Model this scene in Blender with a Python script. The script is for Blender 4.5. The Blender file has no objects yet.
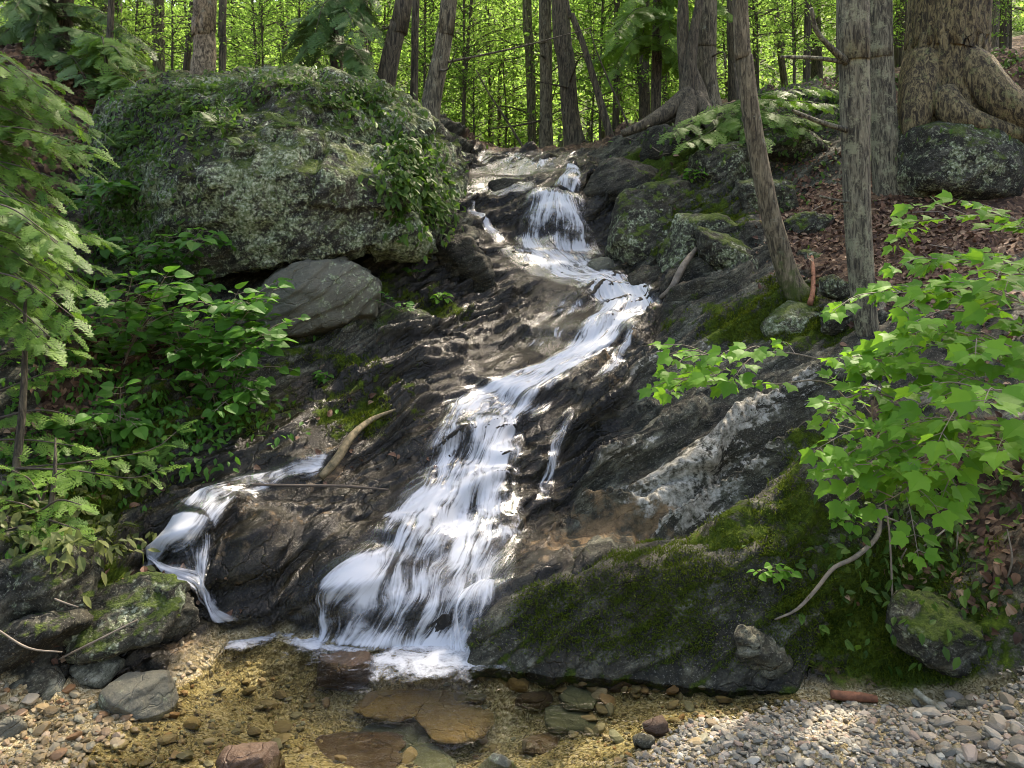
import bpy, bmesh, math
import numpy as np
from mathutils import Vector
from mathutils.bvhtree import BVHTree

scene = bpy.context.scene
COL = scene.collection
R = math.radians
rng = np.random.default_rng(7)

# ------------------------------------------------------------------ camera
CAMZ, F, HX, HY = 1.9, 800.0, 512.0, 270.0
def at(px, py, Y):
    return np.array([(px - HX) / F * Y, Y, CAMZ - (py - HY) / F * Y])
cd = bpy.data.cameras.new('camera')
cd.sensor_width = 36.0
cd.lens = 36.0 * F / 1024.0
cd.shift_y = -(384.0 - HY) / 1024.0
cd.clip_start = 0.05
cd.clip_end = 1000.0
cam = bpy.data.objects.new('camera', cd)
cam.location = (0, 0, CAMZ)
cam.rotation_euler = (R(90), 0, 0)
COL.objects.link(cam)
scene.camera = cam

# ------------------------------------------------------------------ noise
def _hash(ix, iy, iz):
    h = (ix * np.uint32(374761393) + iy * np.uint32(668265263) + iz * np.uint32(2246822519))
    h = (h ^ (h >> np.uint32(13))) * np.uint32(1274126177)
    h = (h ^ (h >> np.uint32(16))) * np.uint32(2654435761)
    return h ^ (h >> np.uint32(15))

def noise(P):
    P = np.asarray(P, dtype=np.float64)
    fl = np.floor(P)
    I = fl.astype(np.int64).astype(np.uint32)
    f = P - fl
    u = f * f * f * (f * (f * 6 - 15) + 10)
    out = np.zeros(len(P))
    for cx in (0, 1):
        wx = u[:, 0] if cx else 1 - u[:, 0]
        for cy in (0, 1):
            wy = u[:, 1] if cy else 1 - u[:, 1]
            for cz in (0, 1):
                wz = u[:, 2] if cz else 1 - u[:, 2]
                h = _hash(I[:, 0] + np.uint32(cx), I[:, 1] + np.uint32(cy), I[:, 2] + np.uint32(cz))
                gx = (h & np.uint32(1023)).astype(np.float64) / 511.5 - 1
                gy = ((h >> np.uint32(10)) & np.uint32(1023)).astype(np.float64) / 511.5 - 1
                gz = ((h >> np.uint32(20)) & np.uint32(1023)).astype(np.float64) / 511.5 - 1
                out += wx * wy * wz * (gx * (f[:, 0] - cx) + gy * (f[:, 1] - cy) + gz * (f[:, 2] - cz))
    return out * 1.25

def fbm(P, octv=4, gain=0.5, lac=2.03, ridged=False):
    P = np.array(P, dtype=np.float64)
    a, s, out = 1.0, 0.0, np.zeros(len(P))
    for o in range(octv):
        n = noise(P + 17.3 * o)
        out += a * ((1 - 2 * np.abs(n)) if ridged else n)
        s += a
        a *= gain
        P = P * lac
    return out / s

def facets(P, seed=0.0, tilt=.35):
    """broken-block relief: every cell of a jittered lattice is a small tilted plane (about -1..1)"""
    P = np.asarray(P, dtype=np.float64) + seed
    I = np.floor(P).astype(np.int64)
    best = np.full(len(P), 1e9); out = np.zeros(len(P))
    for dx in (-1, 0, 1):
        for dy in (-1, 0, 1):
            for dz in (-1, 0, 1):
                C = I + np.array([dx, dy, dz]); U = C.astype(np.uint32)
                h = _hash(U[:, 0], U[:, 1], U[:, 2])
                r = np.stack([(h & np.uint32(1023)), ((h >> np.uint32(10)) & np.uint32(1023)), ((h >> np.uint32(20)) & np.uint32(1023))], -1) / 1023.0
                D = P - (C + .1 + .8 * r)
                d2 = (D ** 2).sum(-1); k = d2 < best
                best[k] = d2[k]
                h2 = _hash(U[k, 2] + np.uint32(7), U[k, 0], U[k, 1])
                v = np.stack([(h2 & np.uint32(1023)), ((h2 >> np.uint32(10)) & np.uint32(1023)), ((h2 >> np.uint32(20)) & np.uint32(1023))], -1) / 511.5 - 1
                out[k] = v[:, 0] * .6 + (D[k] * v).sum(-1) * tilt * 2
    return out

def sstep(a, b, x):
    t = np.clip((x - a) / (b - a), 0, 1)
    return t * t * (3 - 2 * t)

def unit(v):
    v = np.asarray(v, dtype=np.float64)
    return v / (np.linalg.norm(v, axis=-1, keepdims=True) + 1e-12)

# ------------------------------------------------------------------ mesh helpers
def np_mesh(name, V, Fs, mat=None, attrs=None, smooth=True, uv=None):
    """V (n,3); Fs list of (m,k) index arrays; attrs {name: per-vertex floats}"""
    me = bpy.data.meshes.new(name)
    V = np.asarray(V, dtype=np.float32)
    me.vertices.add(len(V))
    me.vertices.foreach_set('co', V.ravel())
    if isinstance(Fs, np.ndarray):
        Fs = [Fs]
    Fs = [f for f in Fs if len(f)]
    idx = np.concatenate([f.ravel() for f in Fs]).astype(np.int32)
    tot = np.concatenate([np.full(len(f), f.shape[1], dtype=np.int32) for f in Fs])
    start = np.concatenate([[0], np.cumsum(tot)[:-1]]).astype(np.int32)
    me.loops.add(len(idx))
    me.loops.foreach_set('vertex_index', idx)
    me.polygons.add(len(tot))
    me.polygons.foreach_set('loop_start', start)
    me.polygons.foreach_set('use_smooth', np.full(len(tot), smooth, dtype=bool))
    if uv is not None:
        l = me.uv_layers.new(name='UVMap')
        l.data.foreach_set('uv', np.asarray(uv, dtype=np.float32)[idx].ravel())
    for k, a in (attrs or {}).items():
        at_ = me.attributes.new(k, 'FLOAT', 'POINT')
        at_.data.foreach_set('value', np.asarray(a, dtype=np.float32))
    me.update(calc_edges=True)
    if mat is not None:
        me.materials.append(mat)
    return me

def link(name, data, parent=None, loc=None):
    o = bpy.data.objects.new(name, data)
    COL.objects.link(o)
    if parent is not None:
        o.parent = parent
    if loc is not None:
        o.location = [float(c) for c in loc]
    return o

def tag(o, label=None, cat=None, group=None, kind=None):
    if label: o['label'] = label
    if cat: o['category'] = cat
    if group: o['group'] = group
    if kind: o['kind'] = kind
    return o

def thing(name, label, cat, loc, group=None):
    o = link(name, None, None, loc)
    o.empty_display_size = 0.1
    return tag(o, label, cat, group)

class MB:
    """collects pieces into one mesh"""
    def __init__(s): s.V, s.F, s.A, s.n = [], [], [], 0
    def add(s, V, Fi, a=0.5):
        V = np.asarray(V, dtype=np.float64)
        s.V.append(V)
        for f in (Fi if isinstance(Fi, list) else [Fi]):
            s.F.append(np.asarray(f) + s.n)
        s.A.append(np.full(len(V), a) if np.isscalar(a) else np.asarray(a))
        s.n += len(V)
    def mesh(s, name, mat, smooth=True, off=None):
        V = np.concatenate(s.V)
        if off is not None: V = V - np.asarray(off)
        by = {}
        for f in s.F: by.setdefault(f.shape[1], []).append(f)
        return np_mesh(name, V, [np.concatenate(v) for v in by.values()], mat, {'rnd': np.concatenate(s.A)}, smooth)

def spline(P, n):
    """Catmull-Rom resampling of rows of P to n rows"""
    P = np.asarray(P, dtype=np.float64)
    if len(P) < 3:
        t = np.linspace(0, 1, n)[:, None]
        return P[0] * (1 - t) + P[-1] * t
    Q = np.vstack([2 * P[0] - P[1], P, 2 * P[-1] - P[-2]])
    d = np.linalg.norm(np.diff(P[:, :3], axis=0), axis=1)
    cum = np.concatenate([[0], np.cumsum(d)])
    s = np.linspace(0, cum[-1], n)
    k = np.clip(np.searchsorted(cum, s, side='right') - 1, 0, len(P) - 2)
    t = ((s - cum[k]) / np.maximum(d[k], 1e-9))[:, None]
    p0, p1, p2, p3 = Q[k], Q[k + 1], Q[k + 2], Q[k + 3]
    return 0.5 * (2 * p1 + (p2 - p0) * t + (2 * p0 - 5 * p1 + 4 * p2 - p3) * t ** 2 + (3 * p1 - p0 - 3 * p2 + p3) * t ** 3)

def tube(P, rad, sides=8, shape=None, cap=True):
    """tube round the rows of P; shape(theta, k) multiplies the radius"""
    P = np.asarray(P, dtype=np.float64)
    n = len(P)
    rad = np.broadcast_to(np.asarray(rad, dtype=np.float64), (n,))
    T = unit(np.gradient(P, axis=0))
    ref = np.array([0.0, 1.0, 0.0]) if abs(T[:, 1]).mean() < 0.8 else np.array([1.0, 0, 0])
    A = unit(np.cross(T, ref)); B = np.cross(T, A)
    th = np.linspace(0, 2 * np.pi, sides, endpoint=False)
    rr = rad[:, None] * np.ones(sides)[None]
    if shape is not None: rr = rr * shape
    V = P[:, None, :] + rr[..., None] * (A[:, None] * np.cos(th)[None, :, None] + B[:, None] * np.sin(th)[None, :, None])
    V = V.reshape(-1, 3)
    i = np.arange(n - 1)[:, None] * sides; j = np.arange(sides)[None]; j2 = (j + 1) % sides
    Q = np.stack([i + j, i + j2, i + sides + j2, i + sides + j], -1).reshape(-1, 4)
    Fs = [Q]
    if cap:
        V = np.vstack([V, P[0], P[-1]])
        c0, c1 = n * sides, n * sides + 1
        jj = np.arange(sides); jn = (jj + 1) % sides
        Fs.append(np.stack([np.full(sides, c0), jn, jj], -1))
        Fs.append(np.stack([np.full(sides, c1), (n - 1) * sides + jj, (n - 1) * sides + jn], -1))
    return V, Fs

def frames(d, up):
    """rotation matrices: x axis along d, z as near up as possible"""
    X = unit(d); Y = unit(np.cross(up, X)); Z = np.cross(X, Y)
    return np.stack([X, Y, Z], -1)

def scatter(TV, TF, pos, M, scale, rnd):
    """copies of one template (TV,TF) as one block of vertices and faces"""
    m, k = len(pos), len(TV)
    V = np.einsum('nij,kj->nki', M * np.asarray(scale)[:, None, None], TV) + np.asarray(pos)[:, None, :]
    Fi = TF[None] + (np.arange(m) * k)[:, None, None]
    return V.reshape(-1, 3), Fi.reshape(-1, TF.shape[1]), np.repeat(rnd, k)

# ------------------------------------------------------------------ node helper
class NT:
    def __init__(s, name):
        s.mat = bpy.data.materials.new(name); s.mat.use_nodes = True
        s.t = s.mat.node_tree; s.t.nodes.clear()
        s.out = s.t.nodes.new('ShaderNodeOutputMaterial')
    def n(s, typ, ins=None, **kw):
        nd = s.t.nodes.new(typ)
        for k, v in kw.items(): setattr(nd, k, v)
        for k, v in (ins or {}).items(): s.set(nd, k, v)
        return nd
    def set(s, nd, k, v):
        if isinstance(v, bpy.types.NodeSocket): s.t.links.new(v, nd.inputs[k])
        else:
            if isinstance(v, (tuple, list)) and len(v) == 3 and nd.inputs[k].type == 'RGBA': v = (*v, 1)
            nd.inputs[k].default_value = v
    def coord(s, kind='Object', scale=(1, 1, 1), rot=(0, 0, 0)):
        if kind == 'Position': o = s.n('ShaderNodeNewGeometry').outputs['Position']
        else: o = s.n('ShaderNodeTexCoord').outputs[kind]
        return s.n('ShaderNodeMapping', {'Vector': o, 'Scale': scale, 'Rotation': rot}).outputs[0]
    def noise(s, vec, scale, detail=5, rough=0.55, dist=0.0):
        return s.n('ShaderNodeTexNoise', {'Vector': vec, 'Scale': scale, 'Detail': detail, 'Roughness': rough, 'Distortion': dist}).outputs[0]
    def voro(s, vec, scale, feature='F1', out='Distance', rand=1.0):
        return s.n('ShaderNodeTexVoronoi', {'Vector': vec, 'Scale': scale, 'Randomness': rand}, feature=feature).outputs[out]
    def attr(s, name): return s.n('ShaderNodeAttribute', attribute_name=name).outputs['Fac']
    def m(s, op, a, b=0.0, c=0.0, clamp=False):
        return s.n('ShaderNodeMath', {0: a, 1: b, 2: c}, operation=op, use_clamp=clamp).outputs[0]
    def step(s, x, a, b): 
        return s.n('ShaderNodeMapRange', {'Value': x, 'From Min': a, 'From Max': b}, interpolation_type='SMOOTHSTEP').outputs[0]
    def lin(s, x, a, b, c, d):
        return s.n('ShaderNodeMapRange', {'Value': x, 'From Min': a, 'From Max': b, 'To Min': c, 'To Max': d}).outputs[0]
    def mix(s, f, a, b):
        nd = s.n('ShaderNodeMix', data_type='RGBA')
        s.set(nd, 0, f); s.set(nd, 6, (*a, 1) if isinstance(a, tuple) else a); s.set(nd, 7, (*b, 1) if isinstance(b, tuple) else b)
        return nd.outputs[2]
    def ramp(s, f, stops):
        nd = s.n('ShaderNodeValToRGB', {'Fac': f}); e = nd.color_ramp.elements
        while len(e) < len(stops): e.new(0.5)
        for el, (p, c) in zip(e, stops): el.position = p; el.color = (*c, 1)
        return nd.outputs[0]
    def bump(s, h, strength=0.5, dist=0.02, normal=None):
        nd = s.n('ShaderNodeBump', {'Height': h, 'Strength': strength, 'Distance': dist})
        if normal is not None: s.set(nd, 'Normal', normal)
        return nd.outputs[0]
    def pbsdf(s, **kw):
        return s.n('ShaderNodeBsdfPrincipled', {k.replace('_', ' '): v for k, v in kw.items()}).outputs[0]
    def shmix(s, f, a, b): return s.n('ShaderNodeMixShader', {0: f, 1: a, 2: b}).outputs[0]
    def done(s, sh): s.t.links.new(sh, s.out.inputs['Surface']); return s.mat
# ------------------------------------------------------------------ materials
def strata_vec(t, kind='Position'):
    # thin beds dipping as the ledges do: squeeze space across the bedding
    v = t.coord(kind)
    r = t.n('ShaderNodeVectorRotate', {'Vector': v, 'Rotation': (R(12), R(-30), R(15))}, rotation_type='EULER_XYZ', invert=True).outputs[0]
    return t.n('ShaderNodeMapping', {'Vector': r, 'Scale': (1.7, 2.4, 6.5)}).outputs[0]

def rock_layers(t, vec, svec, wet, moss, pale, tint=1.0):
    n1 = t.noise(vec, 2.2, 7, 0.62)
    n2 = t.noise(svec, 2.6, 8, 0.68, 0.4)
    n3 = t.noise(vec, 26, 6, 0.7)
    base = t.ramp(n2, [(0.34, (0.01 * tint, 0.0105 * tint, 0.007 * tint)), (0.48, (0.036 * tint, 0.0355 * tint, 0.023 * tint)),
                       (0.58, (0.1 * tint, 0.1 * tint, 0.069 * tint)), (0.7, (0.24 * tint, 0.238 * tint, 0.175 * tint))])
    base = t.mix(t.m('MULTIPLY', t.step(n1, 0.48, 0.68), 0.4), base, (0.085, 0.072, 0.04))
    base = t.mix(t.m('MULTIPLY', t.step(n3, 0.47, 0.62), 0.6), base, (0.014, 0.014, 0.011))
    n5 = t.noise(vec, 95, 3, 0.75)
    base = t.mix(t.m('MULTIPLY', t.step(n5, 0.56, 0.68), 0.5), base, (0.3, 0.285, 0.23))
    base = t.mix(t.m('MULTIPLY', t.m('SUBTRACT', 1.0, t.step(n5, 0.34, 0.45)), 0.6), base, (0.012, 0.012, 0.01))
    # joints: thin dark cracks
    wv = t.n('ShaderNodeVectorMath', {0: svec, 1: t.n('ShaderNodeTexNoise', {'Vector': vec, 'Scale': 5.0, 'Detail': 3}).outputs['Color']}, operation='ADD').outputs[0]
    ck = t.voro(wv, 1.3, 'DISTANCE_TO_EDGE')
    base = t.mix(t.m('MULTIPLY', t.m('SUBTRACT', 1.0, t.step(ck, 0.0, 0.03)), 0.45), base, (0.008, 0.008, 0.006))
    # pale quartz and lichen in ragged patches; terrain crests also carry painted light
    pz = t.m('ADD', t.m('MULTIPLY', pale, 0.5), t.m('ADD', t.m('MULTIPLY', n2, 1.3), t.m('MULTIPLY', n3, 0.8)))
    pf = t.step(pz, 1.4, 1.52)
    base = t.mix(pf, base, t.ramp(n3, [(0.36, (0.06, 0.058, 0.045)), (0.5, (0.24, 0.23, 0.185)), (0.66, (0.44, 0.425, 0.365))]))
    # water darkens the stone
    wn = t.step(t.m('ADD', wet, t.m('MULTIPLY', t.m('SUBTRACT', n1, 0.5), 0.9)), 0.3, 0.62)
    base = t.mix(wn, base, t.n('ShaderNodeMix', {0: 1.0, 6: base, 7: (0.22, 0.2, 0.16, 1)}, data_type='RGBA', blend_type='MULTIPLY').outputs[2])
    # moss
    nm = t.noise(vec, 7, 7, 0.7)
    mf = t.step(t.m('ADD', moss, t.m('MULTIPLY', t.m('SUBTRACT', nm, 0.5), 2.6)), 0.45, 0.72)
    n4 = t.noise(vec, 55, 4, 0.7)
    mc = t.ramp(t.m('ADD', t.m('MULTIPLY', nm, 0.6), t.m('MULTIPLY', n4, 0.45)),
                [(0.35, (0.012, 0.02, 0.004)), (0.53, (0.04, 0.065, 0.008)), (0.7, (0.1, 0.145, 0.016))])
    base = t.mix(mf, base, mc)
    rough = t.m('SUBTRACT', 0.88, t.m('MULTIPLY', wn, 0.64))
    rough = t.m('MAXIMUM', rough, t.m('MULTIPLY', mf, 0.9))
    h = t.m('ADD', t.m('ADD', t.m('MULTIPLY', n3, 0.6), t.m('MULTIPLY', t.step(ck, 0.0, 0.04), 0.25)), t.m('ADD', n2, t.m('MULTIPLY', t.m('MULTIPLY', n4, mf), 1.2)))
    return base, rough, h, n3, n4, mf

def make_terrain_mat():
    t = NT('terrain')
    vec = t.coord('Position'); sv = strata_vec(t)
    wet, moss, pale = t.attr('wet'), t.attr('moss'), t.attr('pale')
    base, rough, h, n3, n4, mf = rock_layers(t, vec, sv, wet, moss, pale)
    rust = t.attr('rust')
    nr = t.noise(vec, 9, 6, 0.65)
    base = t.mix(t.step(t.m('ADD', rust, t.m('MULTIPLY', t.m('SUBTRACT', nr, 0.5), 3.2)), 0.35, 1.1), base,
                 t.ramp(nr, [(0.35, (0.05, 0.034, 0.016)), (0.65, (0.2, 0.135, 0.07))]))
    # leaf litter and soil
    lit = t.attr('litter')
    vl = t.voro(vec, 26, 'F1', 'Color')
    sep = t.n('ShaderNodeSeparateColor', {'Color': vl}).outputs[0]
    lc = t.ramp(sep, [(0.0, (0.022, 0.012, 0.007)), (0.45, (0.06, 0.033, 0.018)), (0.8, (0.125, 0.075, 0.042)), (1.0, (0.2, 0.13, 0.08))])
    nl = t.noise(vec, 4, 5, 0.6)
    base = t.mix(t.step(t.m('ADD', lit, t.m('MULTIPLY', t.m('SUBTRACT', nl, 0.5), 0.9)), 0.4, 0.62), base, lc)
    # stream bed: sand and small stones
    bed = t.attr('bed')
    vb = t.voro(t.n('ShaderNodeVectorMath', {0: vec, 1: t.n('ShaderNodeTexNoise', {'Vector': vec, 'Scale': 12.0}).outputs['Color']}, operation='ADD').outputs[0], 24, 'F1', 'Color')
    sb = t.n('ShaderNodeSeparateColor', {'Color': vb}).outputs[0]
    nb = t.noise(vec, 5, 6, 0.6)
    bc = t.ramp(t.m('ADD', t.m('MULTIPLY', sb, 0.45), t.m('MULTIPLY', nb, 0.65)),
                [(0.3, (0.08, 0.062, 0.028)), (0.5, (0.22, 0.175, 0.085)), (0.66, (0.36, 0.295, 0.16)), (0.85, (0.5, 0.43, 0.28))])
    base = t.mix(bed, base, bc)
    rough = t.m('MAXIMUM', rough, t.m('MULTIPLY', lit, 0.9))
    db = t.voro(vec, 38, 'F1', 'Distance')
    hb = t.m('ADD', h, t.m('MULTIPLY', t.m('MULTIPLY', db, bed), -1.2))
    nrm = t.bump(hb, 0.7, 0.03)
    return t.done(t.pbsdf(Base_Color=base, Roughness=rough, Normal=nrm, Specular_IOR_Level=t.m('SUBTRACT', 0.3, t.m('MULTIPLY', mf, 0.2))))

def make_rock_mat(name, moss=0.3, pale=0.2, wet=0.0, tint=1.0, updir=0.6, lichen=0.0, tone=None):
    t = NT(name)
    vec = t.coord('Position')
    sv = strata_vec(t)
    nz = t.n('ShaderNodeSeparateXYZ', {'Vector': t.n('ShaderNodeNewGeometry').outputs['Normal']}).outputs[2]
    mo = t.m('ADD', t.m('MULTIPLY', nz, updir), moss - 0.25)
    v = t.n('ShaderNodeValue'); v.outputs[0].default_value = wet
    p = t.n('ShaderNodeValue'); p.outputs[0].default_value = pale
    base, rough, h, n3, n4, mf = rock_layers(t, vec, sv, v.outputs[0], mo, p.outputs[0], tint)
    if tone:
        base = t.mix(0.65, base, t.mix(n3, (tone[0] * .5, tone[1] * .5, tone[2] * .5), tone))
    if lichen:
        nl = t.noise(vec, 1.5, 4, 0.6); ns = t.noise(vec, 16, 6, 0.72); nq = t.noise(vec, 48, 3, 0.6)
        lf = t.step(t.m('ADD', t.m('MULTIPLY', nl, 0.8), t.m('ADD', t.m('MULTIPLY', ns, 0.9), t.m('MULTIPLY', nq, 0.35))), 1.08 - lichen * 0.3, 1.26 - lichen * 0.3)
        lc = t.ramp(nq, [(0.3, (0.075, 0.105, 0.045)), (0.5, (0.17, 0.21, 0.105)), (0.68, (0.4, 0.43, 0.31))])
        base = t.mix(t.m('MULTIPLY', lf, t.m('SUBTRACT', 1.0, t.m('MULTIPLY', mf, 0.75))), base, lc)
        h = t.m('ADD', h, t.m('MULTIPLY', ns, 0.4))
    return t.done(t.pbsdf(Base_Color=base, Roughness=rough, Normal=t.bump(h, 0.8, 0.03), Specular_IOR_Level=0.3))

def make_bark_mat(name, dark, light, lichen=(0.3, 0.33, 0.24), lich=0.3, moss=0.0, vert=0.18):
    t = NT(name)
    vec = t.coord('Object'); vv = t.n('ShaderNodeMapping', {'Vector': vec, 'Scale': (1, 1, vert)}).outputs[0]
    n1 = t.noise(vv, 38, 8, 0.72, 0.9); n2 = t.noise(vec, 9, 7, 0.7); n3 = t.noise(vec, 70, 4, 0.7)
    c = t.ramp(n1, [(0.36, tuple(x * 0.22 for x in dark)), (0.46, dark), (0.57, light), (0.72, tuple(min(1, x * 1.6) for x in light))])
    lf = t.step(t.m('ADD', n2, t.m('MULTIPLY', n3, 0.35)), 0.86 - lich * 0.4, 0.98 - lich * 0.4)
    c = t.mix(t.m('MULTIPLY', lf, 0.75), c, t.mix(n3, tuple(x * .6 for x in lichen), lichen))
    if moss:
        z = t.n('ShaderNodeSeparateXYZ', {'Vector': vec}).outputs[2]
        mf = t.step(t.m('SUBTRACT', t.m('ADD', t.m('MULTIPLY', n2, 1.2), moss), z), 0.55, 0.85)
        c = t.mix(mf, c, t.mix(n3, (0.025, 0.04, 0.006), (0.09, 0.12, 0.015)))
    return t.done(t.pbsdf(Base_Color=c, Roughness=0.9, Normal=t.bump(t.m('ADD', n1, t.m('MULTIPLY', n3, 0.3)), 1.0, 0.025)))

def make_leaf_mat(name, dark, light, trans, tw=0.45, gloss=0.35):
    t = NT(name)
    r = t.attr('rnd')
    ob = t.n('ShaderNodeObjectInfo').outputs['Random']
    f = t.m('ADD', t.m('MULTIPLY', r, 0.85), t.m('MULTIPLY', ob, 0.15))
    c = t.mix(f, dark, light)
    c2 = t.mix(f, tuple(x * 0.7 for x in trans), tuple(min(1, x * 1.15) for x in trans))
    a = t.pbsdf(Base_Color=c, Roughness=0.5, Specular_IOR_Level=gloss)
    b = t.n('ShaderNodeBsdfTranslucent', {'Color': c2}).outputs[0]
    return t.done(t.shmix(tw, a, b))

def make_water_fall_mat(name, cover=0.5, wetfilm=0.2, su=16.0, sv=1.3, soft=0.27, seed=0.0):
    """white streaks drawn out along the flow (UV metres), clear water between them"""
    t = NT(name)
    uv = t.n('ShaderNodeTexCoord').outputs['UV']
    w = t.n('ShaderNodeTexNoise', {'Vector': t.n('ShaderNodeMapping', {'Vector': uv, 'Scale': (2.5, 1.6, 1), 'Location': (seed, 0, 0)}).outputs[0], 'Scale': 1.6, 'Detail': 2}).outputs['Color']
    wv = t.n('ShaderNodeVectorMath', {0: w, 1: (0.22, 0.1, 0)}, operation='MULTIPLY').outputs[0]
    p = t.n('ShaderNodeVectorMath', {0: uv, 1: wv}, operation='ADD').outputs[0]
    s1 = t.noise(t.n('ShaderNodeMapping', {'Vector': p, 'Scale': (su, sv, 1), 'Location': (seed, seed, 0)}).outputs[0], 1.0, 4, 0.6)
    s2 = t.noise(t.n('ShaderNodeMapping', {'Vector': p, 'Scale': (su * 4.2, sv * 2.2, 1), 'Location': (seed, 3, 0)}).outputs[0], 1.0, 3, 0.6)
    big = t.noise(t.n('ShaderNodeMapping', {'Vector': uv, 'Scale': (3.2, 3.0, 1), 'Location': (seed, 9, 0)}).outputs[0], 1.0, 3, 0.5)
    edge = t.attr('edge')
    dens = t.m('ADD', t.m('ADD', t.m('MULTIPLY', s1, 0.62), t.m('MULTIPLY', s2, 0.38)), t.m('MULTIPLY', t.m('SUBTRACT', big, 0.5), 0.75))
    dens = t.m('ADD', dens, t.m('SUBTRACT', t.m('MULTIPLY', edge, 0.5), 0.5))
    brk = t.noise(t.n('ShaderNodeMapping', {'Vector': p, 'Scale': (10, 5.5, 1), 'Location': (seed, 21, 0)}).outputs[0], 1.0, 4, 0.65)
    dens = t.m('ADD', dens, t.m('ADD', t.attr('dens'), t.m('MULTIPLY', t.m('SUBTRACT', brk, 0.5), 0.55)))
    a = t.step(dens, 0.66 - cover * 0.4 - soft * 0.4, 0.66 - cover * 0.4 + soft * 0.6)
    a = t.m('MULTIPLY', a, 0.9)
    body = t.n('ShaderNodeAddShader', {0: t.n('ShaderNodeBsdfDiffuse', {'Color': (0.52, 0.545, 0.57, 1)}).outputs[0],
                                        1: t.n('ShaderNodeBsdfTranslucent', {'Color': (0.2, 0.21, 0.225, 1)}).outputs[0]}).outputs[0]
    nrm = t.bump(t.m('ADD', s1, t.m('MULTIPLY', s2, 0.6)), 0.5, 0.02)
    film = t.shmix(t.m('MULTIPLY', t.n('ShaderNodeFresnel', {'IOR': 1.33, 'Normal': nrm}).outputs[0], wetfilm),
                   t.n('ShaderNodeBsdfTransparent').outputs[0],
                   t.n('ShaderNodeBsdfGlossy', {'Roughness': 0.2, 'Color': (0.9, 0.95, 1, 1), 'Normal': nrm}).outputs[0])
    film = t.shmix(t.step(edge, 0.02, 0.25), t.n('ShaderNodeBsdfTransparent').outputs[0], film)
    return t.done(t.shmix(a, film, body))

def make_pool_mat():
    t = NT('pool_water')
    vec = t.coord('Position', (1, 1.7, 1))
    h = t.m('ADD', t.noise(vec, 5.0, 3, 0.5, 0.6), t.m('MULTIPLY', t.noise(vec, 24, 2, 0.5, 0.4), 0.25))
    nrm = t.bump(h, 0.4, 0.05)
    fr = t.n('ShaderNodeFresnel', {'IOR': 1.33, 'Normal': nrm}).outputs[0]
    tr = t.n('ShaderNodeBsdfTransparent', {'Color': (0.87, 0.87, 0.74, 1)}).outputs[0]
    gl = t.n('ShaderNodeBsdfGlossy', {'Roughness': 0.03, 'Normal': nrm}).outputs[0]
    return t.done(t.shmix(fr, tr, gl))

def make_foam_mat():
    t = NT('foam')
    vec = t.coord('Position')
    n = t.m('ADD', t.m('MULTIPLY', t.noise(vec, 11, 5, 0.6, 0.8), 0.7), t.m('MULTIPLY', t.noise(vec, 60, 3, 0.7), 0.3))
    a = t.step(t.m('ADD', t.m('MULTIPLY', t.m('SUBTRACT', n, 0.5), 3.4), t.m('SUBTRACT', t.attr('edge'), 0.2)), 0.0, 1.15)
    a = t.m('MULTIPLY', a, .9)
    body = t.n('ShaderNodeBsdfDiffuse', {'Color': (0.6, 0.63, 0.65, 1)}).outputs[0]
    return t.done(t.shmix(a, t.n('ShaderNodeBsdfTransparent').outputs[0], body))

def make_pebble_mat():
    t = NT('pebble')
    r = t.attr('rnd')
    ob = t.n('ShaderNodeObjectInfo').outputs['Random']
    f = t.m('FRACT', t.m('ADD', r, ob))
    vec = t.coord('Object')
    n = t.noise(vec, 90, 4, 0.7)
    c = t.ramp(f, [(0.0, (0.075, 0.072, 0.062)), (0.14, (0.21, 0.195, 0.16)), (0.3, (0.42, 0.385, 0.32)), (0.42, (0.26, 0.19, 0.115)), (0.52, (0.16, 0.16, 0.14)),
                   (0.66, (0.35, 0.31, 0.245)), (0.76, (0.37, 0.245, 0.18)), (0.88, (0.58, 0.54, 0.46)), (1.0, (0.13, 0.09, 0.055))])
    c = t.n('ShaderNodeMix', {0: 1.0, 6: c, 7: (0.76, 0.78, 0.74, 1)}, data_type='RGBA', blend_type='MULTIPLY').outputs[2]
    c = t.mix(t.m('MULTIPLY', t.step(n, 0.4, 0.7), 0.5), c, t.n('ShaderNodeMix', {0: 1.0, 6: c, 7: (0.5, 0.48, 0.45, 1)}, data_type='RGBA', blend_type='MULTIPLY').outputs[2])
    return t.done(t.pbsdf(Base_Color=c, Roughness=0.65, Normal=t.bump(n, 0.4, 0.004)))

def make_bedstone_mat():
    t = NT('bed_stone')
    f = t.m('FRACT', t.m('ADD', t.attr('rnd'), t.n('ShaderNodeObjectInfo').outputs['Random']))
    n = t.noise(t.coord('Object'), 40, 5, 0.7)
    c = t.ramp(f, [(0.0, (0.14, 0.1, 0.045)), (0.25, (0.28, 0.2, 0.09)), (0.45, (0.12, 0.115, 0.075)), (0.6, (0.34, 0.25, 0.13)), (0.75, (0.19, 0.2, 0.14)),
                   (0.9, (0.26, 0.13, 0.05)), (1.0, (0.42, 0.36, 0.25))])
    c = t.mix(t.m('MULTIPLY', t.step(n, 0.4, 0.7), 0.5), c, (0.05, 0.04, 0.02))
    return t.done(t.pbsdf(Base_Color=c, Roughness=0.6, Normal=t.bump(n, 0.4, 0.005)))

def make_plain(name, a, b, scale=30, rough=0.85, bump=0.5):
    t = NT(name)
    v = t.coord('Object')
    n = t.noise(v, scale, 6, 0.65)
    return t.done(t.pbsdf(Base_Color=t.mix(t.step(n, 0.3, 0.7), a, b), Roughness=rough, Normal=t.bump(n, bump, 0.01)))

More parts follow.
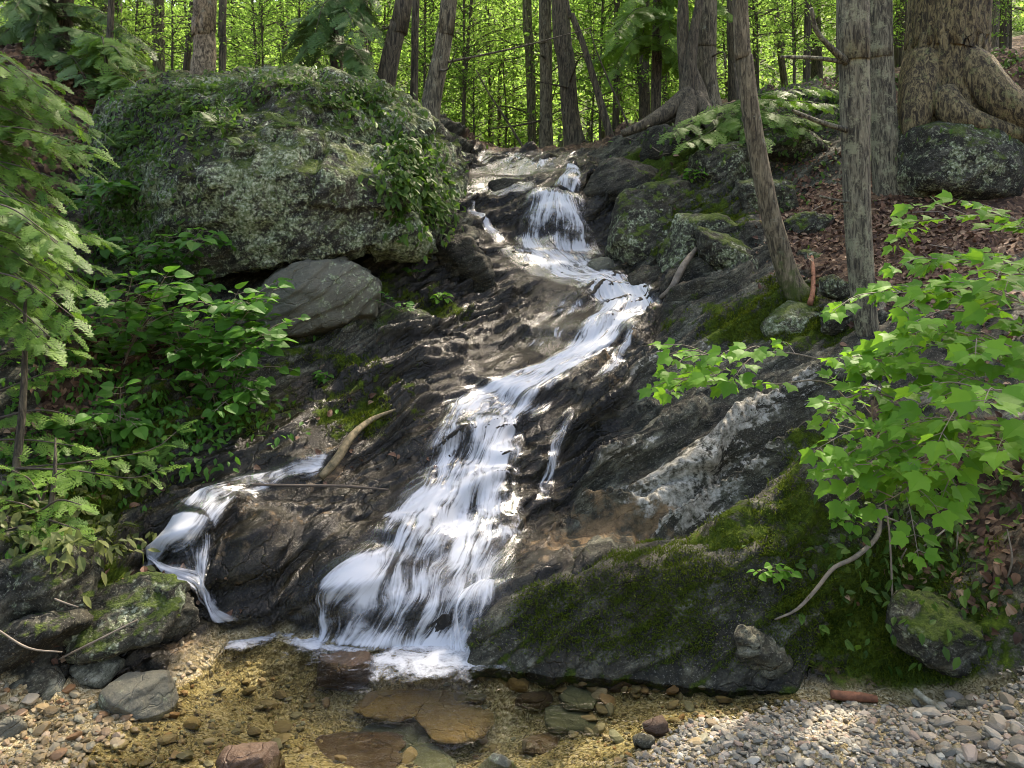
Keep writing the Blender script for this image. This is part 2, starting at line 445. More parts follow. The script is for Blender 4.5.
def make_litter_mat():
    t = NT('fallen_leaves')
    r = t.attr('rnd')
    c = t.ramp(r, [(0, (0.035, 0.016, 0.009)), (0.4, (0.09, 0.042, 0.022)), (0.75, (0.17, 0.09, 0.05)), (1, (0.3, 0.2, 0.12))])
    return t.done(t.pbsdf(Base_Color=c, Roughness=0.8))
# ------------------------------------------------------------------ terrain
CTRL = [
 # foot of the mossy ledge on the right, and its brow
 (505,668,3.86),(560,668,3.84),(620,668,3.84),(700,678,3.76),(760,688,3.68),(840,696,3.58),(900,700,3.52),
 (492,608,4.02),(540,588,4.03),(600,578,4.03),(680,572,4.03),(740,556,4.03),(800,528,4.02),(850,500,4.02),
 (510,635,3.95),(560,620,3.96),(620,615,3.96),(680,610,3.95),(740,600,3.95),(560,570,4.15),(640,562,4.2),(600,640,3.9),(680,640,3.88),
 (540,548,4.55),(600,543,4.62),(650,534,4.7),(560,536,4.75),(620,520,4.85),
 (960,695,3.5),(1030,680,3.4),(1100,680,3.3),(900,600,3.9),(960,620,3.7),(1000,600,3.65),(1080,560,3.5),
 (860,580,3.95),(800,600,3.92),
 (960,520,4.05),(1024,520,3.9),(900,500,4.2),(1000,440,4.25),(920,420,4.6),(1010,350,4.7),(880,350,5.05),(1100,400,4.2),
 (910,280,5.7),(1000,260,5.6),(1100,250,5.4),(920,220,6.5),(1010,210,6.5),(870,195,7.1),(1100,180,6.5),
 (960,115,8.0),(1030,60,9.5),(860,105,9.0),(800,100,9.3),(1100,60,9.5),
 # right hand slabs
 (700,548,4.5),(660,560,4.45),(760,500,4.6),(720,500,4.85),(640,490,5.0),(590,500,5.0),(545,500,5.0),
 (700,455,5.0),(760,450,4.9),(820,440,4.7),(850,400,4.95),(800,400,5.15),(740,395,5.35),
 (520,450,5.35),(560,412,5.6),(610,405,5.6),(660,395,5.55),(700,370,5.7),(790,360,5.5),(840,340,5.5),
 (640,345,6.25),(690,312,6.35),(740,298,6.3),(660,318,6.6),(800,300,6.0),(840,290,5.9),(700,345,6.0),(610,365,6.1),
 (700,270,6.9),(660,280,7.2),(640,250,7.6),(700,230,7.4),(760,250,6.8),(820,250,6.6),(780,205,7.6),(830,190,7.6),
 (700,180,8.2),(640,200,8.2),(640,158,9.0),(700,125,9.6),(760,112,9.5),(600,200,8.4),(610,240,7.95),
 # main cascade
 (400,662,4.0),(330,654,4.08),(470,664,3.98),(350,600,4.12),(420,600,4.15),(490,600,4.12),(370,560,4.3),(440,550,4.38),(510,560,4.35),
 (400,525,4.6),(460,520,4.65),(515,525,4.65),(420,490,4.8),(500,490,4.85),(440,450,5.1),(500,450,5.15),
 (470,410,5.45),(530,410,5.5),(520,380,5.8),(570,370,5.95),(560,345,6.25),(600,340,6.3),(620,318,6.65),
 (590,316,6.75),(580,297,7.0),(640,297,7.0),(560,310,6.85),(540,330,6.55),(520,350,6.3),
 (610,285,7.25),(560,276,7.4),(520,262,7.55),(510,252,7.7),(560,258,7.8),(600,256,7.8),
 (520,240,8.02),(590,240,8.02),(530,210,8.15),(580,205,8.15),(535,192,8.3),(575,192,8.3),
 (480,255,7.6),(495,235,8.0),(470,240,7.6),(490,210,8.35),(465,205,8.3),(500,190,8.7),(470,184,8.7),(560,180,8.7),(580,172,9.0),
 (500,172,9.2),(475,170,9.3),(530,158,9.7),(580,158,9.8),(480,158,9.7),(530,152,11.0),
 # dark wall and slope left of the cascade
 (470,300,6.95),(430,330,6.45),(430,240,7.4),(380,340,6.2),(385,270,7.0),(450,350,6.2),(400,385,5.75),(450,380,5.75),
 (400,440,5.2),(350,440,5.15),(320,400,5.5),(300,350,6.0),(260,400,5.5),(220,380,5.7),(300,440,5.0),(250,445,5.0),(380,480,4.9),
 (330,475,4.9),(280,495,4.75),(210,500,4.65),(360,530,4.6),(300,525,4.6),(250,522,4.6),
 (190,548,4.34),(260,536,4.36),(340,546,4.34),(195,600,4.26),(270,612,4.25),(320,612,4.24),(215,630,4.2),(225,646,4.14),(280,640,4.2),(300,656,4.08),(250,570,4.29),(320,575,4.28),
 (150,520,4.55),(140,572,4.32),(165,590,4.25),(150,470,4.85),
 # left bank
 (-10,682,3.42),(60,684,3.55),(120,688,3.58),(175,668,3.78),(198,634,4.08),(150,630,4.0),(100,612,3.9),(150,600,4.05),(60,592,3.85),(0,590,3.7),(120,560,4.2),(60,540,4.1),
 (0,520,4.0),(100,470,4.7),(0,450,4.5),(150,430,5.05),(60,380,5.0),(0,340,5.0),(150,350,5.6),(100,300,5.9),(0,250,5.7),(-120,400,4.4),(-120,250,5.4),(-120,560,3.6),
 (60,190,6.6),(0,140,6.9),(60,105,7.8),(-120,130,7.0),(110,95,8.6),(250,300,6.4),(250,200,8.0),(350,200,8.0),(420,160,8.6),(440,130,9.2),
 (200,95,8.8),(300,100,9.2),(380,110,9.5),
]
WORLD = [(-2.3,3.0,.06),(-1.95,3.05,.02),(-1.6,3.1,-.02),(-1.2,3.3,-.09),(-.6,3.0,-.1),(-.5,3.4,-.2),(-.2,3.75,-.28),(-.6,3.9,-.2),(-1.0,3.95,-.16),(-.3,3.92,-.2),(.1,3.7,-.2),(-1.25,3.95,-.12),(.6,3.68,-.1),(-.9,3.8,-.2),(.2,3.4,-.15),
 (.2,3.05,-.08),(.55,3.5,-.1),(.5,3.1,.0),(.8,3.3,.02),(1.0,3.05,.06),(1.25,3.42,.02),(1.6,3.25,.07),(1.95,3.1,.12),(2.3,3.1,.2),(0.9,3.55,-.05),(-1.3,3.65,-.1),(-1.75,3.4,.03),
 (0,2.4,.02),(-1.5,2.4,.12),(1.5,2.4,.2),(0,1.0,.15),(-3,1,.5),(3,1,.6),(0,-10,.5),(-12,-5,2.5),(12,-5,3),(0,-60,2),(-60,-60,9),(60,-60,12),
 (-4.5,4,2.0),(4.5,4,1.8),(-5,8,4.0),(-3,10,4.1),(6,8,4.4),(8,5,3.5),(-9,5,4.2),
 (0.2,12,3.45),(.5,16,3.7),(1,22,4.2),(3,12,4.4),(6,12,4.95),(10,14,6.3),(-3,13,4.15),(-7,13,4.6),(-12,14,5.2),(10,22,7.4),(-10,24,5.4),(3,24,5.2),(0,35,6.5),(15,35,10),(-15,35,8),
 (0,60,17),(40,60,24),(-40,60,20),(0,150,60),(150,150,45),(-150,150,35),(150,0,40),(-150,0,30),(60,10,20),(-60,10,15)]
P0 = np.array([at(*c) for c in CTRL] + [list(map(float, w)) for w in WORLD])

def _warp(XY):                      # far control points weigh as if nearer, so the near ground keeps its detail
    return XY
_EPS = 0.07
def _ker(D2): return np.sqrt(D2 + _EPS ** 2)
_A = _ker(((P0[:, None, :2] - P0[None, :, :2]) ** 2).sum(-1)) 
_n = len(P0)
_S = np.zeros((_n + 1, _n + 1)); _S[:_n, :_n] = _A - 0.02 * np.eye(_n); _S[:_n, _n] = 1; _S[_n, :_n] = 1
_W = np.linalg.solve(_S, np.concatenate([P0[:, 2], [0]]))
def base_z(X, Y):
    sh = np.shape(X); X = np.ravel(X); Y = np.ravel(Y); out = np.empty(len(X))
    for i in range(0, len(X), 40000):
        D2 = (X[i:i + 40000, None] - P0[None, :, 0]) ** 2 + (Y[i:i + 40000, None] - P0[None, :, 1]) ** 2
        out[i:i + 40000] = _ker(D2) @ _W[:_n] + _W[_n]
    return out.reshape(sh)

def _axis(parts):
    a = [np.array([parts[0][0]])]
    for lo, hi, st in parts:
        k = max(2, int(round((hi - lo) / st)) + 1)
        a.append(np.linspace(lo, hi, k)[1:])
    return np.concatenate(a)
def _grow(lo, hi, first, ratio=1.25):
    s, x = [], lo
    st = first
    while x < hi: x += st; st *= ratio; s.append(min(x, hi))
    return np.array(s)
_gx = _grow(6.5, 220, 0.15)
XS = np.concatenate([-_gx[::-1], _axis([(-6.5, -3.2, .035), (-3.2, -2.5, .018), (-2.5, 2.5, .0125), (2.5, 3.2, .018), (3.2, 6.5, .035)]), _gx])
YS = np.concatenate([-_grow(-2.4, 220, .1)[::-1], _axis([(2.4, 2.9, .04), (2.9, 5.2, .0115), (5.2, 7.0, .015), (7.0, 9.8, .02), (9.8, 16, .1)]), _grow(16, 240, .3, 1.15)])
GX, GY = np.meshgrid(XS, YS)
GZ = base_z(GX, GY)
# coarse untouched surface for finding where a line of sight meets the ground
def grid_faces(ny, nx):
    i = np.arange(ny - 1)[:, None] * nx + np.arange(nx - 1)[None]
    return np.stack([i, i + 1, i + nx + 1, i + nx], -1).reshape(-1, 4)
_c = (slice(None, None, 3), slice(None, None, 3))
_bV = np.stack([GX[_c], GY[_c], GZ[_c]], -1).reshape(-1, 3)
BASE = BVHTree.FromPolygons(_bV.tolist(), grid_faces(*GX[_c].shape).tolist())
CAM = Vector((0, 0, CAMZ))
def ray(tree, px, py):
    d = Vector(((px - HX) / F, 1.0, -(py - HY) / F)).normalized()
    return tree.ray_cast(CAM, d)
def hit_base(px, py):
    loc, nrm, i, d = ray(BASE, px, py)
    return np.array(loc) if loc is not None else at(px, py, 9.0)
def base_normal(P):
    e = 0.03
    dx = (base_z(P[:, 0] + e, P[:, 1]) - base_z(P[:, 0] - e, P[:, 1])) / (2 * e)
    dy = (base_z(P[:, 0], P[:, 1] + e) - base_z(P[:, 0], P[:, 1] - e)) / (2 * e)
    return unit(np.stack([-dx, -dy, np.ones(len(P))], -1))

# crests of the slabs: pixel polylines, height, half width
RIDGES = [([(590,532),(660,520),(740,440),(830,395),(850,385)], .15, .10), ([(540,470),(620,470),(690,420),(740,385)], .11, .09),
          ([(660,555),(720,520),(800,470),(850,440),(880,420)], .16, .08), ([(640,505),(690,470),(760,415)], .08, .06),
          ([(575,395),(620,360),(660,318)], .13, .05), ([(560,400),(640,390),(720,350),(770,320)], .05, .1),
          ([(700,610),(800,600),(880,530),(930,470)], .06, .06), ([(520,548),(600,528),(650,535)], .04, .05),
          ([(0,575),(70,600),(130,640)], .06, .07), ([(0,640),(90,650),(150,668)], .05, .06),
          ([(200,505),(270,515),(350,520)], .04, .05), ([(330,395),(400,390),(470,350)], .04, .06)]
def polyline_px(pts, n):
    q = spline(np.array([[a, b, 0.0] for a, b in pts]), n)
    return np.array([hit_base(a, b) for a, b, _ in q])
RP = [(polyline_px(p, 28), h, w) for p, h, w in RIDGES]
SN = unit(np.array([-0.52, 0.22, 0.82]))           # across the bedding
SA = unit(np.cross([0, 1.0, 0], SN)); SB = np.cross(SN, SA)

def blob(P, pts):
    """sum of soft spots: pts rows (px,py,radius,weight)"""
    out = np.zeros(len(P))
    for px, py, r, w in pts:
        c = hit_base(px, py)
        out += w * np.exp(-((P - c) ** 2).sum(-1) / r ** 2)
    return out
FLAT = [(880,225,.8,1),(960,235,.6,1),(810,215,.45,1),(930,190,.6,1),(1010,300,.5,.7),(30,100,.6,1)]
def rockness(P):
    near = (1 - sstep(3.3, 4.6, P[:, 1])) 
    a = 1 - near * (1 - sstep(.0, .16, P[:, 2]))
    a *= 1 - 0.8 * np.clip(blob(P, FLAT), 0, 1)
    a *= 1 - 0.75 * sstep(9.6, 11.5, P[:, 1])
    a *= 1 - 0.9 * sstep(2.9, 2.4, P[:, 1])
    return np.clip(a, 0.04, 1)

def disp(P):
    a = rockness(P)
    wob = fbm(P * 1.3, 3)
    s = P @ SN
    d = 0.13 * fbm(P * 1.1 + 5, 3)
    d += 0.05 * (fbm(P * np.array([2.0, 2.0, 2.6]) + 31, 3, ridged=True) - 0.35)
    amp = sstep(-0.25, 0.35, noise(P * 0.9 + 77))
    Q = np.stack([P @ SA, P @ SB, P @ SN], -1) + .12 * np.stack([noise(P * 2.1), noise(P * 2.1 + 40), noise(P * 2.1 + 80)], -1)
    d += .09 * facets(Q * np.array([.6, 1.7, 3.6]), 3.0) * (.35 + .65 * amp) + .026 * facets(Q * np.array([2.0, 5.5, 13]), 9.0) + .006 * facets(Q * np.array([8, 14, 34]), 21.0)
    for f, A, wv in ((3.2, .15, .3), (8.3, .062, .4), (21.0, .020, .6)):
        w = s * f + wv * wob * f * .3 + .45 * noise(P * np.array([1.5, 1.5, 1.5]) * (1 + f * .04) + f)
        t = w - np.floor(w)
        d += A * (0.35 + 0.65 * amp) * (sstep(0, .10, t) - t)
    d += 0.012 * fbm(P * np.array([7, 7, 11]) + 11, 4, 0.55, ridged=True)
    d += 0.006 * fbm(P * 26 + 3, 3, 0.55)
    for Q, h, w in RP:
        D2 = np.full(len(P), 9.0)
        for q in Q: D2 = np.minimum(D2, ((P - q) ** 2).sum(-1))
        d += h * np.exp(-D2 / w ** 2)
    c = np.exp(-(wet_dist(P) / .17) ** 2)
    w = P[:, 2] * 3.1 + .7 * noise(P * 2.2 + 50); t = w - np.floor(w)          # the stream has cut treads and risers
    return d * a * (1 - .55 * c) + c * a * .075 * (1 - .8 * sstep(7.5, 7.8, P[:, 1])) * (sstep(0, .35, t) - t)

def surf(P):
    """points of the untouched surface moved to the finished rock face"""
    return P + base_normal(P) * disp(P)[:, None]
# ------------------------------------------------------------------ water courses (rows: left x,y, right x,y in flow order)
STREAMS = {
 'ledge': [(476,155,584,155),(474,163,583,163),(472,172,582,170),(468,180,578,180)],
 'ledge_left': [(470,181,530,179),(461,192,536,190),(458,203,505,203)],
 'trickle': [(462,203,471,203),(466,216,474,216),(478,228,486,226),(488,240,497,238),(496,252,506,250)],
 'chute': [(566,172,581,175),(561,184,579,188),(553,194,575,200)],
 'fall': [(533,192,577,197),(528,205,581,208),(522,225,588,227),(516,247,597,246),(511,258,606,257)],
 'shelf': [(496,250,602,249),(504,262,614,263),(520,276,626,280),(548,289,645,290),(574,296,658,293)],
 'main': [(577,294,657,292),(584,300,660,303),(594,308,662,314),(590,322,642,322),(568,345,606,356),(545,362,586,374),(508,380,560,396),(474,393,545,412),
          (452,406,526,430),(442,425,520,450),(434,450,514,470),(420,475,512,495),(404,500,516,515),(388,520,522,532),(368,545,518,556),(335,570,516,582),
          (312,600,518,606),(300,622,510,634),(292,645,500,662)],
 'veil': [(552,296,600,298),(540,315,592,318),(526,335,576,340),(508,356,560,366)],
 'side': [(630,327,644,330),(621,350,635,352),(606,378,620,382),(586,396,606,400)],
 'strand': [(560,416,578,417),(553,440,567,442),(546,465,560,467),(535,490,552,492),(522,522,548,526)],
 'left_upper': [(336,457,324,482),(302,462,295,493),(270,473,270,504),(238,481,250,511),(216,492,238,522),(198,506,228,537),(178,523,214,549)],
 'left_lower': [(184,527,216,535),(170,542,198,553),(150,556,182,572),(136,568,186,590)],
 'left_drop': [(132,574,152,560),(156,586,178,566),(176,596,206,572),(186,610,222,588),(194,624,240,606),(198,640,256,624)],
 'left_veil': [(184,538,216,541),(186,556,218,560),(190,574,220,580),(196,592,226,602)],
 'right_drop': [(462,594,514,588),(450,612,508,607),(445,628,503,632),(441,656,498,660)],
}
CLEAR = {'ledge': (.07, .0), 'ledge_left': (.08, .0), 'trickle': (.4, .0), 'chute': (.42, .02), 'fall': (.46, .05), 'shelf': (.52, .0), 'main': (.32, .0),
         'veil': (.03, .0), 'side': (.4, .0), 'strand': (.36, .0), 'left_upper': (.3, .0), 'left_lower': (.45, .0), 'left_drop': (.55, .0), 'left_veil': (.3, .0), 'right_drop': (.42, .02)}
SHEET = {}
for k, rows in STREAMS.items():
    rows = np.array(rows, float)
    L = spline(np.c_[rows[:, 0], rows[:, 1], np.zeros(len(rows))], max(14, int(np.abs(np.diff(rows[:, [0, 2]].mean(1))).sum() / 5 + np.abs(np.diff(rows[:, [1, 3]].mean(1))).sum() / 2.5)))
    Rr = spline(np.c_[rows[:, 2], rows[:, 3], np.zeros(len(rows))], len(L))
    wid = np.hypot(*(rows[:, :2] - rows[:, 2:]).T).max()
    nu = int(np.clip(wid / 2.2, 8, 72))
    u = np.linspace(-0.06, 1.06, nu)
    px = L[:, None, 0] * (1 - u) + Rr[:, None, 0] * u
    py = L[:, None, 1] * (1 - u) + Rr[:, None, 1] * u
    B = np.array([hit_base(a, b) for a, b in zip(px.ravel(), py.ravel())]).reshape(len(L), nu, 3)
    SHEET[k] = (B, u)
WETP = np.concatenate([B[::4, ::4].reshape(-1, 3) for B, u in SHEET.values()])

def dist_to(P, Q, far=1.2):
    out = np.full(len(P), far ** 2)
    lo, hi = Q.min(0) - far, Q.max(0) + far
    k = np.where(((P > lo) & (P < hi)).all(1))[0]
    for i in range(0, len(k), 20000):
        kk = k[i:i + 20000]
        out[kk] = np.minimum(out[kk], ((P[kk, None] - Q[None]) ** 2).sum(-1).min(1))
    return np.sqrt(out)

_wx, _wy = np.arange(-3.6, 2.2, .035), np.arange(2.8, 10.6, .035)
_WG = dist_to(np.stack([*np.meshgrid(_wx, _wy), np.zeros((len(_wy), len(_wx)))], -1).reshape(-1, 3), WETP[::2] * [1, 1, 0], 1.5).reshape(len(_wy), len(_wx))
def wet_dist(P):
    """plan distance to the nearest running water, from a lookup grid"""
    fx = np.clip((P[:, 0] - _wx[0]) / .035, 0, len(_wx) - 1.001); fy = np.clip((P[:, 1] - _wy[0]) / .035, 0, len(_wy) - 1.001)
    i, j = fx.astype(int), fy.astype(int); a, b = fx - i, fy - j
    return (_WG[j, i] * (1 - a) + _WG[j, i + 1] * a) * (1 - b) + (_WG[j + 1, i] * (1 - a) + _WG[j + 1, i + 1] * a) * b

# ------------------------------------------------------------------ finish the terrain mesh
PB = np.stack([GX, GY, GZ], -1).reshape(-1, 3)
near = (np.abs(PB[:, 0]) < 9) & (PB[:, 1] > 2.2) & (PB[:, 1] < 18)
PN = PB[near]
PF = PB.copy()
PF[near] = PN + base_normal(PN) * disp(PN)[:, None]
z = np.zeros(len(PB))
A_wet, A_moss, A_pale, A_lit, A_bed, A_rust = z.copy(), z.copy(), z.copy(), z.copy(), z.copy(), z.copy()
wd = wet_dist(PN)
wet = 0.9 * np.exp(-(wd / .22) ** 2)
wet += blob(PN, [(530,165,.5,.9),(490,185,.3,.7),(570,185,.3,.7),(610,170,.4,.7),(560,330,.35,1.2),(540,310,.3,.8),(230,450,.4,.6),(300,480,.4,.6),(380,520,.4,.6),(320,570,.35,.5),(430,400,.4,.6),(520,340,.3,.6),(290,580,.45,.8),(240,560,.3,.6),(400,470,.5,.8),(350,400,.5,.7),(450,340,.5,.8),(570,450,.25,.5),(620,440,.35,.45),(440,290,.5,.7),(580,640,.5,.5),(700,660,.3,.5),
                  (100,670,.4,.6),(500,290,.4,.8),(250,500,.4,.5),(640,650,.3,.5),(900,690,.3,.5),(490,220,.4,.7),(610,210,.4,.6),(560,600,.2,.6)])
wet = np.maximum(wet, 1 - sstep(.01, .11, PN[:, 2]))
moss = blob(PN, [(700,240,.5,.6),(720,160,.8,.6),(640,180,.4,.6),(670,330,.3,.6),(750,320,.35,.6),(400,400,.3,.5),(350,370,.3,.5),(450,320,.25,.5),(620,615,.22,.8),(690,595,.3,.9),(740,590,.25,.9),(800,560,.35,.8),(860,640,.35,.9),(910,570,.35,.7),(960,650,.4,.8),(820,470,.22,.8),(790,500,.15,.6),(700,545,.12,.3),(790,335,.3,.9),(840,330,.3,.7),
                  (730,340,.2,.7),(60,600,.22,.6),(120,590,.2,.5),(110,650,.15,.4),(380,290,.4,.7),(430,320,.3,.5),(440,430,.15,.6),(370,430,.2,.6),(340,420,.3,.6),(300,340,.4,.7),(250,420,.4,.6),(800,290,.3,.7),(700,240,.6,.6),
                  (720,150,1,.7),(640,170,.5,.7),(100,500,.5,.6),(600,545,.1,.3),(560,410,.12,.4),(850,420,.2,.5),(60,300,1.,.5),(150,420,.5,.6),(480,205,.12,.5),(520,470,.1,.4),(40,520,.4,.7),(1000,480,.5,.3)]) * .7
pale = .6 * blob(PN, [(700,530,.2,.9),(725,480,.2,.7),(650,545,.15,.7),(670,500,.25,.7),(850,420,.25,.6),(630,340,.25,.6),(710,310,.2,.5),(760,440,.2,.6),(600,470,.3,.35),(640,400,.3,.4),(540,500,.2,.3),(800,410,.25,.5),(760,480,.2,.7),(230,500,.4,.3),(780,460,.15,.5),  # the stone's own pale streaks, plus light painted on the right slab
                  (670,300,.25,.5),(160,560,.3,.3),(880,480,.3,.3),(740,660,.12,.5),(350,520,.3,.2)])
for Q, h, w in RP[:6]:
    pale += 0.5 * np.exp(-(dist_to(PN, Q, .6) / .10) ** 2)  # light catching the slab crests, painted in as paler rock
lit = blob(PN, FLAT[:4] + [(870,255,.5,.9),(30,100,.7,1),(960,300,.5,.6),(990,560,.4,.5),(1000,460,.4,.5),(100,380,.5,.5),(150,330,.6,.5),(60,450,.4,.4),(700,120,.8,.5),(900,450,.4,.5)])
lit = np.maximum(lit, sstep(9.3, 10.2, PN[:, 1]))
lit = np.maximum(lit, sstep(3.0, 4.2, np.abs(PN[:, 0])) * sstep(.8, 1.6, PN[:, 2]) * .8)
_zl = .15 - .15 * sstep(3.35, 3.65, PN[:, 1])
bed = 1 - sstep(-.03, .03, PN[:, 2] + 0.03 * noise(PN * 9) - _zl)
rust = blob(PN, [(600,372,.12,.8),(625,350,.12,.8),(560,552,.18,.9),(620,545,.2,.9),(670,540,.12,.7),(590,545,.14,.6),(540,560,.12,.6),(700,548,.06,.5),(640,370,.18,.45),(610,395,.1,.5),(250,530,.2,.4),(330,470,.15,.5),(180,655,.12,.7),(170,620,.12,.5),(550,590,.1,.6),(400,545,.12,.4),(840,700,.2,.7),(300,510,.2,.3)])
moss *= 1 - 0.7 * np.exp(-(wd / .09) ** 2)
moss_at = moss
A_wet[near], A_moss[near], A_pale[near], A_lit[near], A_bed[near], A_rust[near] = wet, moss, np.clip(pale, 0, 1), lit, bed, rust
A_lit[~near] = 1.0
_far = PB[:, 1] > 19
A_moss[_far] = 1.2; A_lit[_far] = .25
A_bed[(~near) & (PB[:, 1] <= 2.4) & (np.abs(PB[:, 0]) < 3)] = 1
A_lit[A_bed > .5] = 0
M_TERRAIN = make_terrain_mat()
me = np_mesh('terrain', PF, grid_faces(*GX.shape), M_TERRAIN, {'wet': A_wet, 'moss': A_moss, 'pale': A_pale, 'litter': A_lit, 'bed': A_bed, 'rust': A_rust})
tag(link('terrain', me), 'dark wet bedrock ledges, mossy banks and leaf strewn slopes of the ravine', kind='structure')
_k = (np.abs(XS) < 7); _l = (YS > 2.3) & (YS < 17)
_V = PF.reshape(*GX.shape, 3)[np.ix_(_l, _k)][::2, ::2]
GROUND = BVHTree.FromPolygons(_V.reshape(-1, 3).tolist(), grid_faces(*_V.shape[:2]).tolist())
def hit(px, py, tree=None):
    loc, nrm, i, d = ray(tree or GROUND, px, py)
    if loc is None: return None, None
    nrm = np.array(nrm)
    if nrm[2] < 0 and tree is None: nrm = -nrm
    return np.array(loc), nrm
def ground_z(x, y):
    loc, nrm, i, d = GROUND.ray_cast(Vector((float(x), float(y), 60.0)), Vector((0, 0, -1)))
    return loc[2] if loc is not None else float(base_z(np.array([x]), np.array([y]))[0])

# ------------------------------------------------------------------ falling water
def smooth_rows(a, n, axis=0):
    for _ in range(n):
        b = np.concatenate([np.take(a, [0], axis), a, np.take(a, [-1], axis)], axis)
        L_ = b.shape[axis]
        a = (np.take(b, range(0, L_ - 2), axis) + 2 * np.take(b, range(1, L_ - 1), axis) + np.take(b, range(2, L_), axis)) / 4
    return a
WATER_LABEL = {
 'ledge': 'thin water film sliding over the dark stone lip at the top of the cascade', 'ledge_left': 'glinting film of water over the left step below the lip',
 'trickle': 'thin trickle dropping left of the upper fall past dark rock', 'chute': 'narrow slanting chute of water feeding the upper fall', 'fall': 'white veil of the upper fall spreading over black rock',
 'shelf': 'white water spreading over the shelf at the foot of the upper fall', 'main': 'long white main cascade running down the ledges to the pool', 'veil': 'faint strands of water left of the bend in the cascade',
 'side': 'narrow side stream right of the brown rock', 'strand': 'single thin strand of water on the dark right slab', 'left_upper': 'small left stream sliding down the low ledges',
 'left_lower': 'left stream fanning out over the stone step', 'left_veil': 'thin veil of water over the dark block beside the left drop', 'left_drop': 'short white drop of the left stream into the pool', 'right_drop': 'low curtain of water at the right foot of the cascade'}
def build_water(k):
    B, u = SHEET[k]
    nv, nu = B.shape[:2]
    flat = B.reshape(-1, 3)
    N = base_normal(flat); D = disp(flat).reshape(nv, nu)
    Ds = smooth_rows(smooth_rows(D, 5 if k != 'main' else 4, 0), 2, 1)
    cover, dens0 = CLEAR[k]
    mid = B[:, nu // 2]
    v = np.concatenate([[0], np.cumsum(np.linalg.norm(np.diff(mid, axis=0), axis=1))])
    wd_ = np.linalg.norm(B[:, -1] - B[:, 0], axis=1)
    U = (u[None] - .5) * wd_.mean() * np.ones((nv, 1)) * 0.6 + (u[None] - .5) * wd_[:, None] * 0.4
    Vv = v[:, None] * np.ones((1, nu))
    uu = np.stack([U, Vv, np.zeros_like(U)], -1).reshape(-1, 3)
    ang = N.reshape(nv, nu, 3)[..., 2]
    rib = (fbm(uu * np.array([26, 3, 1]) + 4, 3) * .011 + fbm(uu * np.array([8, 4, 1]) + 9, 2) * .016).reshape(nv, nu)
    arch = np.sin(np.pi * np.clip(u, 0, 1)) ** .5
    off = .016 + rib
    if k in ('fall', 'right_drop', 'chute'):
        tt = np.linspace(0, 1, nv)[:, None]
        off = off + .05 * np.sin(np.pi * tt) + .02
    if k.startswith('left'): off = off + .025
    off = off * (0.25 + .75 * arch[None])
    # the sheet follows the eased rock so that knobs of stone break through it
    P = B + N.reshape(nv, nu, 3) * (0.75 * Ds + 0.25 * np.maximum(Ds, D) + off)[..., None]
    P = P.reshape(-1, 3)
    P[:, 2] = np.maximum(P[:, 2], .012 + .006 * noise(P * 30))
    rag = .10 * fbm(np.c_[v * 7, np.full(nv, 1.7), np.zeros(nv)], 3); rag2 = .10 * fbm(np.c_[v * 7, np.full(nv, 8.1), np.zeros(nv)], 3)
    e = np.minimum(u[None] + .06 - np.clip(rag, -.05, .2)[:, None], 1.06 - u[None] - np.clip(rag2, -.05, .2)[:, None])
    edge = sstep(0.0, .42 if k in ('ledge', 'ledge_left', 'veil', 'shelf') else .26, e)
    endf = np.ones((nv, 1)); tt = np.linspace(0, 1, nv)[:, None]
    _ef = .25 if k in ('side', 'strand', 'veil', 'ledge', 'ledge_left', 'trickle') else .08
    endf = sstep(0, _ef, tt) * (1 - sstep(1 - _ef * .8, 1.0, tt)) if k not in ('main',) else 1 - .6 * sstep(.985, 1, tt)
    steep = (1 - sstep(.55, .95, ang))
    dens = dens0 + .10 * (0.5 - steep) 
    if k == 'main':
        dens = dens + .12 * np.exp(-((tt - .30) / .16) ** 2) + .1 * np.exp(-((tt - .62) / .1) ** 2) + .14 * sstep(.93, 1, tt) + .07 * sstep(.55, .75, tt) + .09 * (1 - sstep(.16, .26, tt))
    dens = dens + np.zeros((nv, nu))
    me = np_mesh('falling_water', P, grid_faces(nv, nu), make_water_fall_mat('water_' + k, cover, .04 if k == 'veil' else .2, su=15 if k != 'fall' else 22, sv=1.5 if k != 'fall' else .8, seed=len(k) * 1.7),
                 {'edge': (edge * endf).ravel(), 'dens': dens.ravel()}, True, uv=np.stack([U, Vv], -1).reshape(-1, 2))
    tag(link('waterfall', me), WATER_LABEL[k], kind='structure')
for k in STREAMS: build_water(k)

